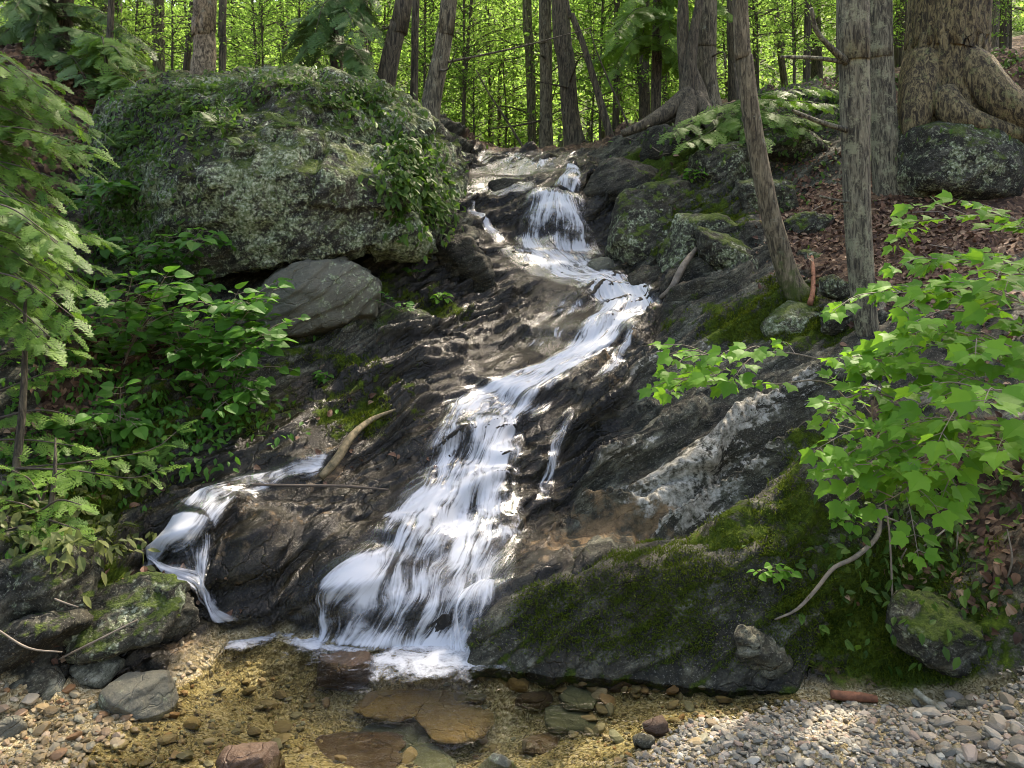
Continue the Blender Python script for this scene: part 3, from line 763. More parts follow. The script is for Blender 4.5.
# ------------------------------------------------------------------ pool and foam
def patch(name, poly, step, mat, label, zfun, soft=.12, kind='structure', edge_noise=.05):
    poly = np.array(poly, float)
    lo, hi = poly.min(0) - .15, poly.max(0) + .15
    xs, ys = np.arange(lo[0], hi[0], step), np.arange(lo[1], hi[1], step)
    X, Y = np.meshgrid(xs, ys); P = np.stack([X, Y], -1).reshape(-1, 2)
    inside = np.zeros(len(P), bool); dd = np.full(len(P), 9.0)
    for i in range(len(poly)):
        a, b = poly[i], poly[(i + 1) % len(poly)]
        c = ((a[1] > P[:, 1]) != (b[1] > P[:, 1])) & (P[:, 0] < (b[0] - a[0]) * (P[:, 1] - a[1]) / (b[1] - a[1] + 1e-12) + a[0])
        inside ^= c
        t = np.clip(((P - a) @ (b - a)) / ((b - a) @ (b - a)), 0, 1)
        dd = np.minimum(dd, np.linalg.norm(P - a - t[:, None] * (b - a), axis=1))
    sd = np.where(inside, dd, -dd)
    P3 = np.c_[P, zfun(P)]
    keep = (sd > -.1).reshape(X.shape)
    Fq = grid_faces(*X.shape)
    Fq = Fq[keep.ravel()[Fq].all(1)]
    used = np.unique(Fq); mp = np.zeros(len(P), int); mp[used] = np.arange(len(used))
    me = np_mesh(name, P3[used], mp[Fq], mat, {'edge': sstep(-.02, soft, sd[used])})
    return tag(link(name, me), label, kind=kind)
w_px = lambda pts: [tuple((np.array([(a - HX) / F, 1]) * (CAMZ * F / (b - HY)))) for a, b in pts]
MP = make_pool_mat()
xs, ys = np.arange(-3.2, 3.21, .05), np.arange(1.6, 4.45, .05)
X, Y = np.meshgrid(xs, ys)
P = np.stack([X, Y, .002 * noise(np.stack([X * 3, Y * 5, X * 0], -1).reshape(-1, 3)).reshape(X.shape)], -1).reshape(-1, 3)
tag(link('pool_water', np_mesh('pool_water', P, grid_faces(*X.shape), MP)), 'clear shallow plunge pool over golden stones', kind='structure')
MFOAM = make_foam_mat()
fz = lambda P: .014 + .012 * np.abs(fbm(np.c_[P * 9, np.zeros(len(P))], 3))
patch('foam_water', w_px([(172,620),(272,612),(300,634),(250,658),(186,652)]), .02, MFOAM, 'white foam where the left stream meets the pool', fz, soft=.13)
patch('foam_water', w_px([(270,636),(335,622),(410,628),(405,652),(350,664),(290,660)]), .02, MFOAM, 'white foam at the left foot of the main cascade', fz, soft=.13)
patch('foam_water', w_px([(350,656),(430,632),(512,640),(516,668),(450,688),(366,686)]), .02, MFOAM, 'white foam under the low curtain at the right foot', fz, soft=.13)
# ------------------------------------------------------------------ rocks
def hull_rock(pts, vox, smooth_it, amp, freq, seed, strata=0.0, fine=1.0):
    bm = bmesh.new()
    for p in pts: bm.verts.new([float(c) for c in p])
    bmesh.ops.convex_hull(bm, input=bm.verts)
    loose = [v for v in bm.verts if not v.link_faces]
    bmesh.ops.delete(bm, geom=loose, context='VERTS')
    tmp = bpy.data.meshes.new('tmp'); bm.to_mesh(tmp); bm.free()
    o = bpy.data.objects.new('tmp', tmp); COL.objects.link(o)
    m = o.modifiers.new('r', 'REMESH'); m.mode = 'VOXEL'; m.voxel_size = vox
    s = o.modifiers.new('s', 'SMOOTH'); s.factor = .5; s.iterations = smooth_it
    ev = o.evaluated_get(bpy.context.evaluated_depsgraph_get()); r = ev.to_mesh()
    V = np.empty(len(r.vertices) * 3); r.vertices.foreach_get('co', V); V = V.reshape(-1, 3)
    N = np.empty(len(r.vertices) * 3); r.vertices.foreach_get('normal', N); N = N.reshape(-1, 3)
    Fi = np.array([list(p.vertices) for p in r.polygons if len(p.vertices) == 4], int)
    ev.to_mesh_clear(); bpy.data.objects.remove(o); bpy.data.meshes.remove(tmp)
    q = V * freq + seed * 13.7
    d = amp * (fbm(q, 4) + .6 * (fbm(q * 2.3 + 5, 4, ridged=True) - .35)) + fine * amp * .22 * fbm(q * 7 + 9, 3)
    d += amp * .42 * facets(q * 1.3 + .2 * noise(q)[:, None], 5.0 + seed) + amp * .16 * facets(q * 3.7, 2.0 + seed)
    if strata:
        w = V @ SN * (freq * 3.2) + 1.2 * noise(q * .8)
        t = w - np.floor(w); d += strata * (sstep(0, .25, t) - t)
    return V + N * d[:, None], Fi

def put_rock(name, label, cat, VF, mat, group=None):
    V, Fi = VF
    c = V.mean(0); c[2] = V[:, 2].min()
    o = link(name, np_mesh(name, V - c, Fi, mat), None, c)
    return tag(o, label, cat, group)

def blocky(px, py, w, h, Y, depth=.8, tilt=0.0, seed=0, lift=0.0, n=26, box=3.5):
    """hull points of a stone seen at a pixel, w by h pixels across, resting where it stands"""
    g = np.random.default_rng(1000 + seed)
    c = at(px, py, Y); a = w * Y / F / 2; b = h * Y / F / 2
    d = unit(g.normal(size=(n, 3)))
    d = d / (np.abs(d) ** box).sum(1, keepdims=True) ** (1 / box)
    d *= g.uniform(.84, 1.04, (n, 1))
    P = d * np.array([a, a * depth, b])
    ct, st = math.cos(R(tilt)), -math.sin(R(tilt))
    P = P @ np.array([[ct, 0, st], [0, 1, 0], [-st, 0, ct]])
    return P + c + np.array([0, a * depth * .5, lift])

M_BOULDER = make_rock_mat('boulder_stone', moss=.52, pale=.05, tint=.55, updir=.5, lichen=.42)
M_MOSSY = make_rock_mat('mossy_stone', moss=.42, pale=.15, tint=.75, updir=.6, lichen=.2)
M_DARK = make_rock_mat('dark_stone', moss=.2, pale=.05, tint=.5, updir=.45)
M_WET = make_rock_mat('wet_stone', moss=-.3, pale=.1, wet=.9, tint=.8, updir=.1)
M_GREY = make_rock_mat('grey_stone', moss=-.25, pale=.3, tint=1.3, updir=.25)
M_PALE = make_rock_mat('pale_stone', moss=-.4, pale=.65, tint=1.6, updir=.1)
M_SLATE = make_rock_mat('slate_stone', moss=-.12, pale=.0, tint=1.0, updir=.35, tone=(.2, .195, .145), lichen=.05)
M_BROWN = make_rock_mat('brown_stone', moss=-.4, pale=.1, wet=.45, tint=1.0, updir=.1, tone=(.13, .075, .045))
M_GOLD = make_rock_mat('golden_stone', moss=-.5, pale=.1, tint=1.0, updir=.0, tone=(.4, .26, .1))
M_SAGE = make_rock_mat('sage_stone', moss=-.5, pale=.1, tint=1.0, updir=.0, tone=(.2, .215, .14))
M_LICHEN = make_rock_mat('lichen_stone', moss=.42, pale=.1, tint=.55, updir=.6, lichen=.22)

BIG = [at(*p) for p in [(262,272,6.05),(300,262,5.98),(350,249,6.1),(430,240,6.6),(456,213,6.95),(468,176,7.35),(300,170,5.85),(200,180,5.85),(400,185,6.35),(240,262,6.0),
                        (190,80,6.75),(280,68,6.9),(370,86,7.0),(425,116,7.2),(461,150,7.45),(110,108,6.9),(92,200,6.5),(110,285,6.2),(200,285,6.05),(300,110,6.35),(200,110,6.35),
                        (130,90,8.2),(280,80,8.6),(400,110,8.6),(440,150,8.6),(440,225,8.2),(110,250,8.0),(300,250,7.6),(200,275,7.4)]]
BIGV = hull_rock(BIG, .024, 4, .15, 1.15, 3, strata=.03)
put_rock('big_boulder', 'huge lichen covered boulder with ferny top overhanging the left of the falls', 'boulder', BIGV, M_BOULDER)
TREES_BIG = BVHTree.FromPolygons(BIGV[0].tolist(), BIGV[1].tolist())

CHK = [at(*p) for p in [(256,300,5.95),(270,276,5.92),(310,262,5.95),(350,262,6.05),(378,284,6.15),(374,312,6.12),(330,322,5.95),(290,334,5.85),(262,330,5.85),(300,290,5.82),(340,288,5.92),
                        (260,300,6.7),(310,258,6.8),(378,284,6.8),(370,330,6.6),(270,345,6.4)]]
put_rock('boulder', 'smooth cracked grey green rock wedged under the big boulder', 'boulder', hull_rock(CHK, .018, 2, .03, 2.6, 5, strata=.03, fine=.6), M_SLATE)
ROCKS = [
 ('boulder', 'rounded mossy boulder right of the upper fall, brown underneath', 'boulder', (645,234,78,92,7.5,.9,8,1), M_LICHEN, .03, .022),
 ('boulder', 'sharp peaked boulder with white lichen top beside the leaning trunk', 'boulder', (706,258,88,96,7.05,.8,12,2), M_LICHEN, .03, .022),
 ('boulder', 'slanting boulder with bright yellow green moss left of the leaning trunk', 'boulder', (735,258,90,36,6.6,.9,36,3), M_MOSSY, .025, .02),
 ('boulder', 'black boulder beside the lip of the falls', 'boulder', (622,186,92,66,8.3,.8,4,6), M_DARK, .04, .025),
 ('boulder', 'mossy block with lichen face between the two right trunks', 'boulder', (812,232,52,44,6.9,.9,0,4), M_LICHEN, .022, .018),
 ('boulder', 'flat moss capped stone below the mossy block', 'boulder', (822,262,50,34,6.5,.9,0,5), M_MOSSY, .02, .018),
 ('boulder', 'square dark green mossy block at the foot of the leaning trunk', 'boulder', (800,330,90,52,5.75,.8,0,7), M_MOSSY, .025, .018),
 ('boulder', 'small grey stone in the bank left of the lichened trunk', 'boulder', (838,288,32,26,5.75,.9,5,8), M_LICHEN, .015, .014),
 ('boulder', 'large green lichened boulder under the roots of the old birch', 'boulder', (985,162,160,112,6.75,.7,4,9), M_LICHEN, .05, .03),
 ('boulder', 'mossy boulder upslope behind the leaning trunk', 'boulder', (728,168,70,56,7.90,.9,0,10), M_MOSSY, .04, .025),
 ('boulder', 'broad mossy boulder under the hemlock fronds on the right rim', 'boulder', (790,150,110,60,8.15,.9,6,11), M_MOSSY, .04, .03),
 ('boulder', 'dark boulder beside the black tree stump', 'boulder', (672,150,60,50,8.70,.9,0,12), M_DARK, .03, .025),
 ('boulder', 'low brown stone squeezed under the mossy boulder by the fall', 'boulder', (655,284,56,40,7.05,.8,10,13), M_DARK, .02, .02),
 ('ledge_rock', 'black step of rock left of the chute', 'rock', (514,192,56,28,8.55,.7,4,15), M_DARK, .02, .02),
 ('ledge_rock', 'smooth green brown stone in the foam at the foot of the upper fall', 'rock', (602,268,32,22,7.45,.9,-10,16), M_SLATE, .01, .014),
 ('wet_rock', 'black rock parting the water low in the cascade', 'rock', (364,604,42,58,4.16,.7,15,17), M_WET, .018, .011),
 ('wet_rock', 'dark rock in the cascade above the right curtain', 'rock', (440,628,56,36,4.08,.6,35,18), M_WET, .014, .011),
 ('wet_rock', 'small dark stone in mid cascade', 'rock', (488,560,46,26,4.36,.7,20,19), M_WET, .014, .011),
 ('boulder', 'grey wet boulder standing in the left of the pool', 'boulder', (130,708,78,46,3.42,.8,-4,20), M_SLATE, .012, .01),
 ('shore_rock', 'pale flat slab on the left shore', 'rock', (26,695,62,26,3.42,.9,-3,21), M_GREY, .008, .009),
 ('shore_rock', 'small rounded pale stone above the flat slab', 'rock', (18,673,26,16,3.5,.9,0,22), M_GREY, .004, .008),
 ('shore_rock', 'dark stone at the left edge of the shore', 'rock', (6,734,30,28,3.2,.9,0,23), M_SLATE, .006, .008),
 ('shore_rock', 'silver wet rock under the moss at the left waterline', 'rock', (92,676,58,24,3.58,.7,0,24), M_GREY, .01, .01),
 ('shore_rock', 'small dark rock at the waterline right of the silver rock', 'rock', (150,668,44,22,3.72,.7,0,25), M_WET, .01, .01),
 ('shore_rock', 'brown layered rock cut by the lower edge of the pool', 'rock', (250,764,76,26,3.06,.7,-2,26), M_BROWN, .01, .009),
 ('shore_rock', 'reddish rock awash below the cascade', 'rock', (343,668,66,16,3.86,.6,0,27), M_BROWN, .01, .009),
 ('shore_rock', 'grey stone breaking the near edge of the pool', 'rock', (497,760,46,14,3.08,.8,-4,28), M_SLATE, .006, .008),
 ('shore_rock', 'dark brown stone lying under shallow water near the gravel', 'rock', (545,747,56,12,3.14,.7,0,29), M_BROWN, .006, .008),
 ('shore_rock', 'wavy silver rock at the foot of the mossy ledge', 'rock', (768,660,74,38,3.64,.45,28,30), M_GREY, .025, .011),
 ('shore_rock', 'long olive rock at the near edge of the pool', 'rock', (350,757,130,12,3.1,0.8,-4,31), M_BROWN, .008, .01),
 ('shore_rock', 'green grey slab at the near edge of the pool', 'rock', (425,762,76,12,3.08,1.0,0,32), M_SAGE, .006, .009),
 ('pool_stone', 'bright golden stone under the water below the cascade', 'stone', (398,698,84,14,3.62,1.0,-2,33), M_GOLD, .006, .009),
 ('pool_stone', 'broad pale tan slab under the water right of the golden stone', 'stone', (452,700,108,32,3.58,1.2,0,34), M_GOLD, .006, .01),
 ('pool_stone', 'flat olive slab in front of the golden stone', 'stone', (395,724,100,20,3.38,1.2,0,35), M_SAGE, .004, .01),
 ('pool_stone', 'orange stone under the water near the ledge', 'stone', (519,682,26,14,3.66,.9,0,36), M_GOLD, .004, .008),
 ('pool_stone', 'dark flat stone under the water', 'stone', (536,698,42,10,3.55,.7,0,37), M_BROWN, .003, .008),
 ('pool_stone', 'grey green flat stone under the water', 'stone', (580,694,48,12,3.56,1.2,0,38), M_SAGE, .003, .008),
 ('pool_stone', 'large grey green stone at the water edge of the gravel', 'stone', (572,717,64,16,3.4,1.1,-4,39), M_SAGE, .005, .008),
 ('pool_stone', 'dark brown round stone by the ledge foot', 'stone', (620,684,28,16,3.64,.9,0,40), M_BROWN, .004, .008),
 ('shore_rock', 'red brown stone in the wet gravel', 'rock', (656,729,26,18,3.3,.9,0,41), M_BROWN, .004, .007),
 ('shore_rock', 'white speckled stone in the wet gravel', 'rock', (645,745,24,18,3.2,.9,0,42), M_PALE, .005, .007),
 ('shore_rock', 'upright green stained stone at the right gravel edge', 'rock', (995,692,20,26,3.46,.8,10,43), M_SLATE, .004, .007),
 ('shore_rock', 'blue grey stone beside the birch stick', 'rock', (972,712,28,18,3.36,.9,0,44), M_GREY, .004, .007),
 ('shore_rock', 'long pale stone in the right gravel', 'rock', (952,741,36,11,3.22,.8,4,45), M_GREY, .003, .006),
 ('shore_rock', 'white oval stone at the right edge of the gravel', 'rock', (1010,733,32,13,3.26,.8,0,46), M_PALE, .003, .006),
 ('shore_rock', 'green grey stone at the bottom right corner', 'rock', (968,762,24,16,3.06,.9,0,47), M_SAGE, .003, .006),
 ('shore_rock', 'pale flat stone at the bottom right corner', 'rock', (1008,762,46,12,3.08,.8,0,48), M_GREY, .003, .006),
 ('boulder', 'mossy bank rock above the silver wet rock on the left', 'boulder', (110,628,130,60,3.65,.8,-20,50), M_MOSSY, .04, .016),
 ('boulder', 'mossy outcrop under the grass tuft at the left edge', 'boulder', (40,590,110,70,3.65,.8,-16,51), M_MOSSY, .04, .016),
 ('boulder', 'dark brown bank rock left of the small falls', 'boulder', (165,622,64,46,3.90,.7,-34,52), M_DARK, .03, .014),
 ('boulder', 'dark stone ledge at the lower left edge', 'boulder', (20,650,110,50,3.45,.8,-8,53), M_DARK, .03, .014),
 ('boulder', 'small mossy rock on the right slope above the peaked boulder', 'boulder', (668,196,64,40,7.70,.9,10,55), M_MOSSY, .03, .02),
 ('boulder', 'dark block under the peaked boulder beside the cascade bend', 'boulder', (690,290,50,42,6.65,.8,20,56), M_DARK, .025, .016),
 ('boulder', 'mossy stone high on the right slope left of the broad trunk', 'boulder', (770,196,66,40,7.40,.9,8,57), M_MOSSY, .03, .02),
 ('boulder', 'dark wet boulder in the wall below the right shoulder of the big boulder', 'boulder', (462,272,66,74,7.05,.8,-20,58), M_DARK, .04, .02),
 ('boulder', 'mossy rock at the foot of the wall right of the grey green rock', 'boulder', (405,330,64,44,6.20,.8,-10,59), M_MOSSY, .03, .018),
 ('boulder', 'mossy rock on the bank below the maple at the right edge', 'boulder', (960,640,120,70,3.55,.7,14,60), M_MOSSY, .035, .016),
 ('boulder', 'square mossy stone right of the slim trunk foot', 'boulder', (842,322,44,40,5.50,.8,4,61), M_MOSSY, .02, .016),
]
ROCK_BVH = []
SUNK = {26: .045, 27: .025, 28: .03}
FLATS = (29, 31, 32, 33, 34, 35, 36, 37, 38, 39, 40)
for nm, lb, ct, (px, py, w, h, Y, dp, tl, sd), mt, amp, vox in ROCKS:
    pts = blocky(px, py, w, h, Y, dp, tl, sd)
    if sd in SUNK:                      # stones awash: from the bed up to just over the surface
        lo = ground_z(*pts.mean(0)[:2]) - .04; hi = SUNK[sd]
        pts[:, 2] = lo + (pts[:, 2] - pts[:, 2].min()) / np.ptp(pts[:, 2]) * (max(hi, lo + .06) - lo)
    elif sd in FLATS:                   # slabs lying on the bed under the water
        c = hit(px, py)[0]; pts[:, :2] += c[:2] - pts.mean(0)[:2]
        pts[:, 2] = c[2] - .035 + (pts[:, 2] - pts[:, 2].min()) / np.ptp(pts[:, 2]) * .065
    VF = hull_rock(pts, vox, 2 if w < 60 else 3, amp, 2.2 / max(.25, w * Y / F), sd, strata=amp * .45)
    put_rock(nm, lb, ct, VF, mt)
    if ct == 'boulder': ROCK_BVH.append(BVHTree.FromPolygons(VF[0].tolist(), VF[1].tolist()))
SOLIDS = [GROUND, TREES_BIG] + ROCK_BVH
def hit_any(px, py):
    best = (None, None, 1e9)
    for t in SOLIDS:
        loc, nrm, i, d = ray(t, px, py)
        if loc is not None and d < best[2]:
            n = np.array(nrm); 
            best = (np.array(loc), n, d)
    return best[0], best[1]

# the long low slab along the pool: brow, wet front, brown tread behind
M_SLAB = make_rock_mat('slab_stone', moss=.76, pale=.1, wet=.4, tint=.9, updir=-.55, tone=None)
SLAB = [at(*p) for p in [(474,628,3.9),(500,606,3.95),(545,586,3.95),(610,576,3.94),(690,568,3.93),(765,552,3.92),(470,672,3.83),(560,672,3.8),(640,674,3.77),(720,684,3.68),(790,694,3.6),
                         (520,566,4.45),(620,551,4.5),(720,542,4.45),(800,530,4.05),(830,600,3.8),(820,640,3.72),(640,625,3.82),(740,620,3.8),(560,630,3.85)]]
SLAB += [p + np.array([0, .5, -.35]) for p in SLAB[6:11]]
SLABV = hull_rock(SLAB, .014, 3, .035, 2.4, 71, strata=.03)
put_rock('ledge_rock', 'long low ledge with mossy front edging the right of the pool', 'ledge', SLABV, M_SLAB)
SOLIDS.append(BVHTree.FromPolygons(SLABV[0].tolist(), SLABV[1].tolist()))

# fallen wood
def wood(name, label, cat, pts, rad, mat, sides=10, n=22, rough=.12, group=None, sag=True):
    P = spline(np.array(pts), n)
    g = noise(P * 20) 
    th = np.linspace(0, 2 * np.pi, sides, endpoint=False)
    sh = 1 + rough * noise(np.stack([np.repeat(np.arange(n) * .35, sides), np.tile(np.cos(th), n) * 1.5, np.tile(np.sin(th), n) * 1.5], -1)).reshape(n, sides)
    V, Fs = tube(P, np.interp(np.linspace(0, 1, n), np.linspace(0, 1, len(np.atleast_1d(rad))), np.atleast_1d(rad)), sides, sh)
    c = P[n // 2].copy()
    return tag(link(name, np_mesh(name, V - c, Fs, mat), None, c), label, cat, group)
M_LOG = make_plain('log_wood', (.26, .2, .11), (.05, .045, .02), 30)
M_REDWOOD = make_plain('red_wood', (.27, .11, .055), (.14, .06, .03), 40)
M_BIRCHW = make_plain('birch_wood', (.42, .4, .3), (.14, .12, .07), 26)
M_TWIG = make_plain('twig_wood', (.24, .2, .15), (.12, .1, .075), 30)
M_DTWIG = make_plain('dark_twig', (.05, .04, .03), (.09, .07, .05), 30)
def rest(px, py, lift):
    p, n = hit_any(px, py)
    return p + n * lift
wood('fallen_log', 'broken sunlit log with mossy top lying across the left ledges', 'log', [rest(320,480,.03), rest(333,460,.05), rest(350,440,.045), rest(375,424,.04), rest(398,413,.03)], [.022, .03, .024, .018, .008], M_LOG)
wood('driftwood', 'short smooth red brown driftwood piece on the gravel edge', 'driftwood', [at(831,694,3.53), at(845,696,3.52), at(860,697,3.51), at(877,699,3.5)], [.018, .021, .02, .015], M_REDWOOD, rough=.06)
wood('stick', 'short mottled birch stick on the right shore', 'stick', [at(915,690,3.5), at(925,699,3.45), at(936,706,3.41), at(946,714,3.37)], [.012, .014, .014, .014], M_BIRCHW)
wood('stick', 'thin dark stick lying across the left stream', 'stick', [rest(252,490,.04), rest(300,491,.05), rest(345,491,.04), rest(390,494,.03)], [.006, .009, .009, .006], M_DTWIG)
wood('stick', 'thin pale root climbing the mossy bank on the right', 'stick', [rest(775,622,.02), rest(795,606,.035), rest(815,590,.035), rest(835,574,.035), rest(850,560,.035), rest(872,535,.03), rest(880,510,.02)], [.004, .009, .01, .012, .01], M_TWIG)
wood('stick', 'red barked root end sticking out of the mossy block', 'stick', [rest(812,258,.02), rest(814,275,.03), rest(812,295,.03), rest(810,306,.02)], [.012, .015, .018, .022], M_REDWOOD)
wood('stick', 'pale stripped root between the boulders right of the fall', 'stick', [rest(663,300,.03), rest(672,286,.04), rest(684,268,.04), rest(697,252,.03)], [.02, .03, .028, .02], M_TWIG)
# ------------------------------------------------------------------ leaf templates
def fan(outline, fold=.25, droop=.15, cx=.42):
    """leaf from a half outline (x along, y across): fan round a centre point; folded on the midrib, tip hanging"""
    h = np.array(outline, float)
    full = np.vstack([h, (h * [1, -1])[::-1][1:-1]]) if abs(h[-1, 1]) < 1e-6 and abs(h[0, 1]) < 1e-6 else np.vstack([h, (h * [1, -1])[::-1]])
    V = np.zeros((len(full) + 1, 3)); V[1:, :2] = full; V[0, 0] = cx
    V[:, 2] = fold * np.abs(V[:, 1]) - droop * V[:, 0] ** 2
    n = len(full); i = np.arange(n)
    return V, np.stack([np.zeros(n, int), 1 + i, 1 + (i + 1) % n], -1)
L_MAPLE = fan([(0,0),(-.06,.1),(.0,.3),(.1,.43),(.2,.4),(.33,.5),(.6,.58),(.58,.42),(.6,.27),(.72,.22),(.84,.1),(1.0,0)], .18, .22)
L_OVATE = fan([(0,0),(.03,.2),(.2,.38),(.45,.42),(.72,.28),(.9,.1),(1,0)], .22, .25)
L_SMALL = fan([(0,0),(.3,.24),(.65,.2),(1,0)], .2, .12)
def make_spray():
    g = np.random.default_rng(5); V, Fi = [], []
    def needle(p, d, l, w):
        s = np.array([-d[1], d[0], 0]); k = len(V)
        V.extend([p - s * w, p + d * l, p + s * w]); Fi.append((k, k + 1, k + 2))
    def shoot(p, d, L, nn):
        s = np.array([-d[1], d[0], 0]); k = len(V)
        V.extend([p - s * .006, p + d * L, p + s * .006]); Fi.append((k, k + 1, k + 2))
        for i in range(nn):
            q = p + d * L * (i + .6) / nn
            for sg in (-1, 1):
                a = unit(d * .75 + sg * s + np.array([0, 0, g.uniform(-.25, .15)]))
                needle(q, a, g.uniform(.085, .125), .029)
    shoot(np.zeros(3), np.array([1.0, 0, 0]), 1.0, 11)
    for i in range(9):
        x = .08 + i * .095
        for sg in (-1, 1):
            d = unit(np.array([.85, sg * .75, g.uniform(-.2, .02)]))
            L = (.42 * (1 - x) + .1) * g.uniform(.75, 1.1)
            shoot(np.array([x + g.uniform(-.03, .03), 0, 0]), d, L, max(2, int(L * 9)))
    V = np.array(V); V[:, 2] -= .22 * V[:, 0] ** 2
    return V, np.array(Fi)
SPRAY = make_spray()
def make_frond(n=17):
    V, Fi = [], []
    def q(a, b, c, d):
        k = len(V); V.extend([a, b, c, d]); Fi.extend([(k, k + 1, k + 2), (k, k + 2, k + 3)])
    f = lambda t: np.array([t * .92, 0, .38 * t - .52 * t ** 2.2])
    for i in range(n):
        t = .12 + .88 * i / n; p = f(t); L = .27 * math.sin(min(1, .25 + t * 1.1) * math.pi) ** .8 + .015
        for sg in (-1, 1):
            tip = p + np.array([L * .3, sg * L, -.05 * L]); w = .022
            m = (p + tip) / 2
            q(p, m + np.array([-w, 0, 0]), tip, m + np.array([w, 0, .004]))
    for i in range(8):
        a, b = f(i / 8), f((i + 1) / 8); q(a + [0, -.006, 0], b + [0, -.004, 0], b + [0, .004, 0], a + [0, .006, 0])
    return np.array(V), np.array(Fi)
FROND = make_frond()

def rand_dirs(g, n, up=.0):
    d = g.normal(size=(n, 3)); d[:, 2] += up
    return unit(d)

# ------------------------------------------------------------------ foliage materials
M_BEECH = make_leaf_mat('beech_leaf', (.04, .1, .016), (.09, .18, .03), (.31, .52, .1), .65, .2)
M_MAPLE = make_leaf_mat('maple_leaf', (.07, .2, .022), (.14, .31, .035), (.24, .5, .04), .45, .15)
M_HEM = make_leaf_mat('hemlock_needle', (.045, .12, .02), (.17, .3, .045), (.2, .4, .045), .35, .25)
M_HEMB = make_leaf_mat('hemlock_needle_blue', (.045, .115, .03), (.115, .21, .055), (.1, .18, .06), .3, .25)
M_HOB = make_leaf_mat('broad_leaf', (.036, .12, .016), (.075, .2, .028), (.12, .32, .03), .4, .2)
M_FERN = make_leaf_mat('fern_leaf', (.03, .075, .012), (.075, .15, .022), (.12, .25, .03), .4, .2)
M_GRASS = make_leaf_mat('grass_blade', (.06, .09, .025), (.16, .18, .06), (.18, .24, .06), .35, .2)
M_BARK_D = make_bark_mat('bark_dark', (.05, .042, .026), (.12, .1, .064), lich=.1)
M_BARK_G = make_bark_mat('bark_grey', (.07, .06, .036), (.18, .155, .098), lich=.25)
M_BARK_L = make_bark_mat('bark_lichen', (.06, .054, .034), (.2, .185, .12), lichen=(.34, .35, .21), lich=.45)
M_BARK_LEAN = make_bark_mat('bark_lean', (.085, .068, .038), (.21, .175, .105), lich=.2, moss=.25)
M_BARK_B = make_bark_mat('bark_birch', (.045, .034, .016), (.2, .16, .075), lichen=(.24, .25, .1), lich=.35, vert=.3)
M_BARK_W = make_bark_mat('bark_yellow', (.11, .085, .05), (.3, .24, .15), lich=.25, vert=.5)

# ------------------------------------------------------------------ trees
def crown_mesh(seed, height, radius, n, leaf=.13, mat=None, z0=0.0, tiers=0, shape=1.0, tmpl=None, spread=.16):
    """boughs with sprays of leaves round them, origin at the foot of the crown; returns leaf mesh and bough mesh builder"""
    g = np.random.default_rng(seed)
    nb = tiers or 26
    pos, dr, bough = [], [], MB()
    per = max(6, n // nb)
    for i in range(nb):
        f = (i + g.uniform(0, 1)) / nb
        z = z0 + f * height
        L = radius * (.35 + .65 * math.sin(math.pi * min(1, .18 + .8 * f)) ** shape) * g.uniform(.6, 1.15)
        a = g.uniform(0, 2 * np.pi) + i * 2.4
        d = np.array([math.cos(a), math.sin(a), 0])
        up = g.uniform(-.02, .35)
        pts = np.array([[0, 0, z - .1 * L], d * L * .5 + [0, 0, z + up * L * .5], d * L + [0, 0, z + up * L * .55]])
        P = spline(pts, 7)
        bough.add(*tube(P, np.linspace(.013 * radius ** .5, .003, 7), 4, cap=False))
        t = g.beta(1.6, 1.0, per)
        q = np.stack([np.interp(t, np.linspace(0, 1, 7), P[:, k]) for k in range(3)], -1)
        off = g.normal(size=(per, 3)) * np.array([spread, spread, spread * .28]) * L * (0.35 + t[:, None])
        pos.append(q + off); dr.append(unit(d + g.normal(size=(per, 3)) * .8 + [0, 0, -.25]))
    pos, dr = np.concatenate(pos), np.concatenate(dr)
    up = unit(np.array([0, 0, 1.0]) + g.normal(size=(len(pos), 3)) * .42)
    T = tmpl or L_SMALL
    V, Fi, A = scatter(T[0], T[1], pos, frames(dr, up), leaf * g.uniform(.6, 1.25, len(pos)), g.uniform(0, 1, len(pos)))
    return np_mesh('crown', V, Fi, mat or M_BEECH, {'rnd': A}, False), bough.mesh('boughs', M_BARK_D)

CROWN_V = [crown_mesh(40 + i, 6.0, 2.4, 800, .16, tiers=30) for i in range(4)]        # high crowns above the picture
SAPL_V = [crown_mesh(60 + i, 5.5, 1.6, 2600, .105, tiers=46, shape=.6) for i in range(5)]      # leafy poles of the understorey

def trunk_mesh(path, rad, mat, origin, sides=26, flare=0.0, lobes=5, seed=0, gnarl=.06, ring=.06):
    L = np.linalg.norm(np.diff(path, axis=0), axis=1).sum()
    n = int(np.clip(L / ring, 12, 150))
    Q = spline(np.c_[path, rad], n)
    P, r = Q[:, :3], np.maximum(Q[:, 3], .004)
    s = np.linspace(0, L, n); th = np.linspace(0, 2 * np.pi, sides, endpoint=False)
    S, TH = np.meshgrid(s, th, indexing='ij')
    rs = np.maximum(r, .1)[:, None] * 16
    q = np.stack([np.cos(TH) * rs, np.sin(TH) * rs, S * 3 + seed * 7], -1).reshape(-1, 3)
    sh = 1 + gnarl * 1.6 * fbm(q * np.array([1.2, 1.2, .7]), 3).reshape(n, sides) + gnarl * .7 * fbm(q * np.array([3, 3, .6]) + 3, 3, ridged=True).reshape(n, sides)
    if flare:
        k = np.exp(-S / (flare * 2.2 * r.max()))
        sh += k * flare * (.75 + .6 * np.cos(lobes * TH + seed))
    V, Fs = tube(P, r, sides, sh)
    return np_mesh('trunk', V - origin, Fs, mat)

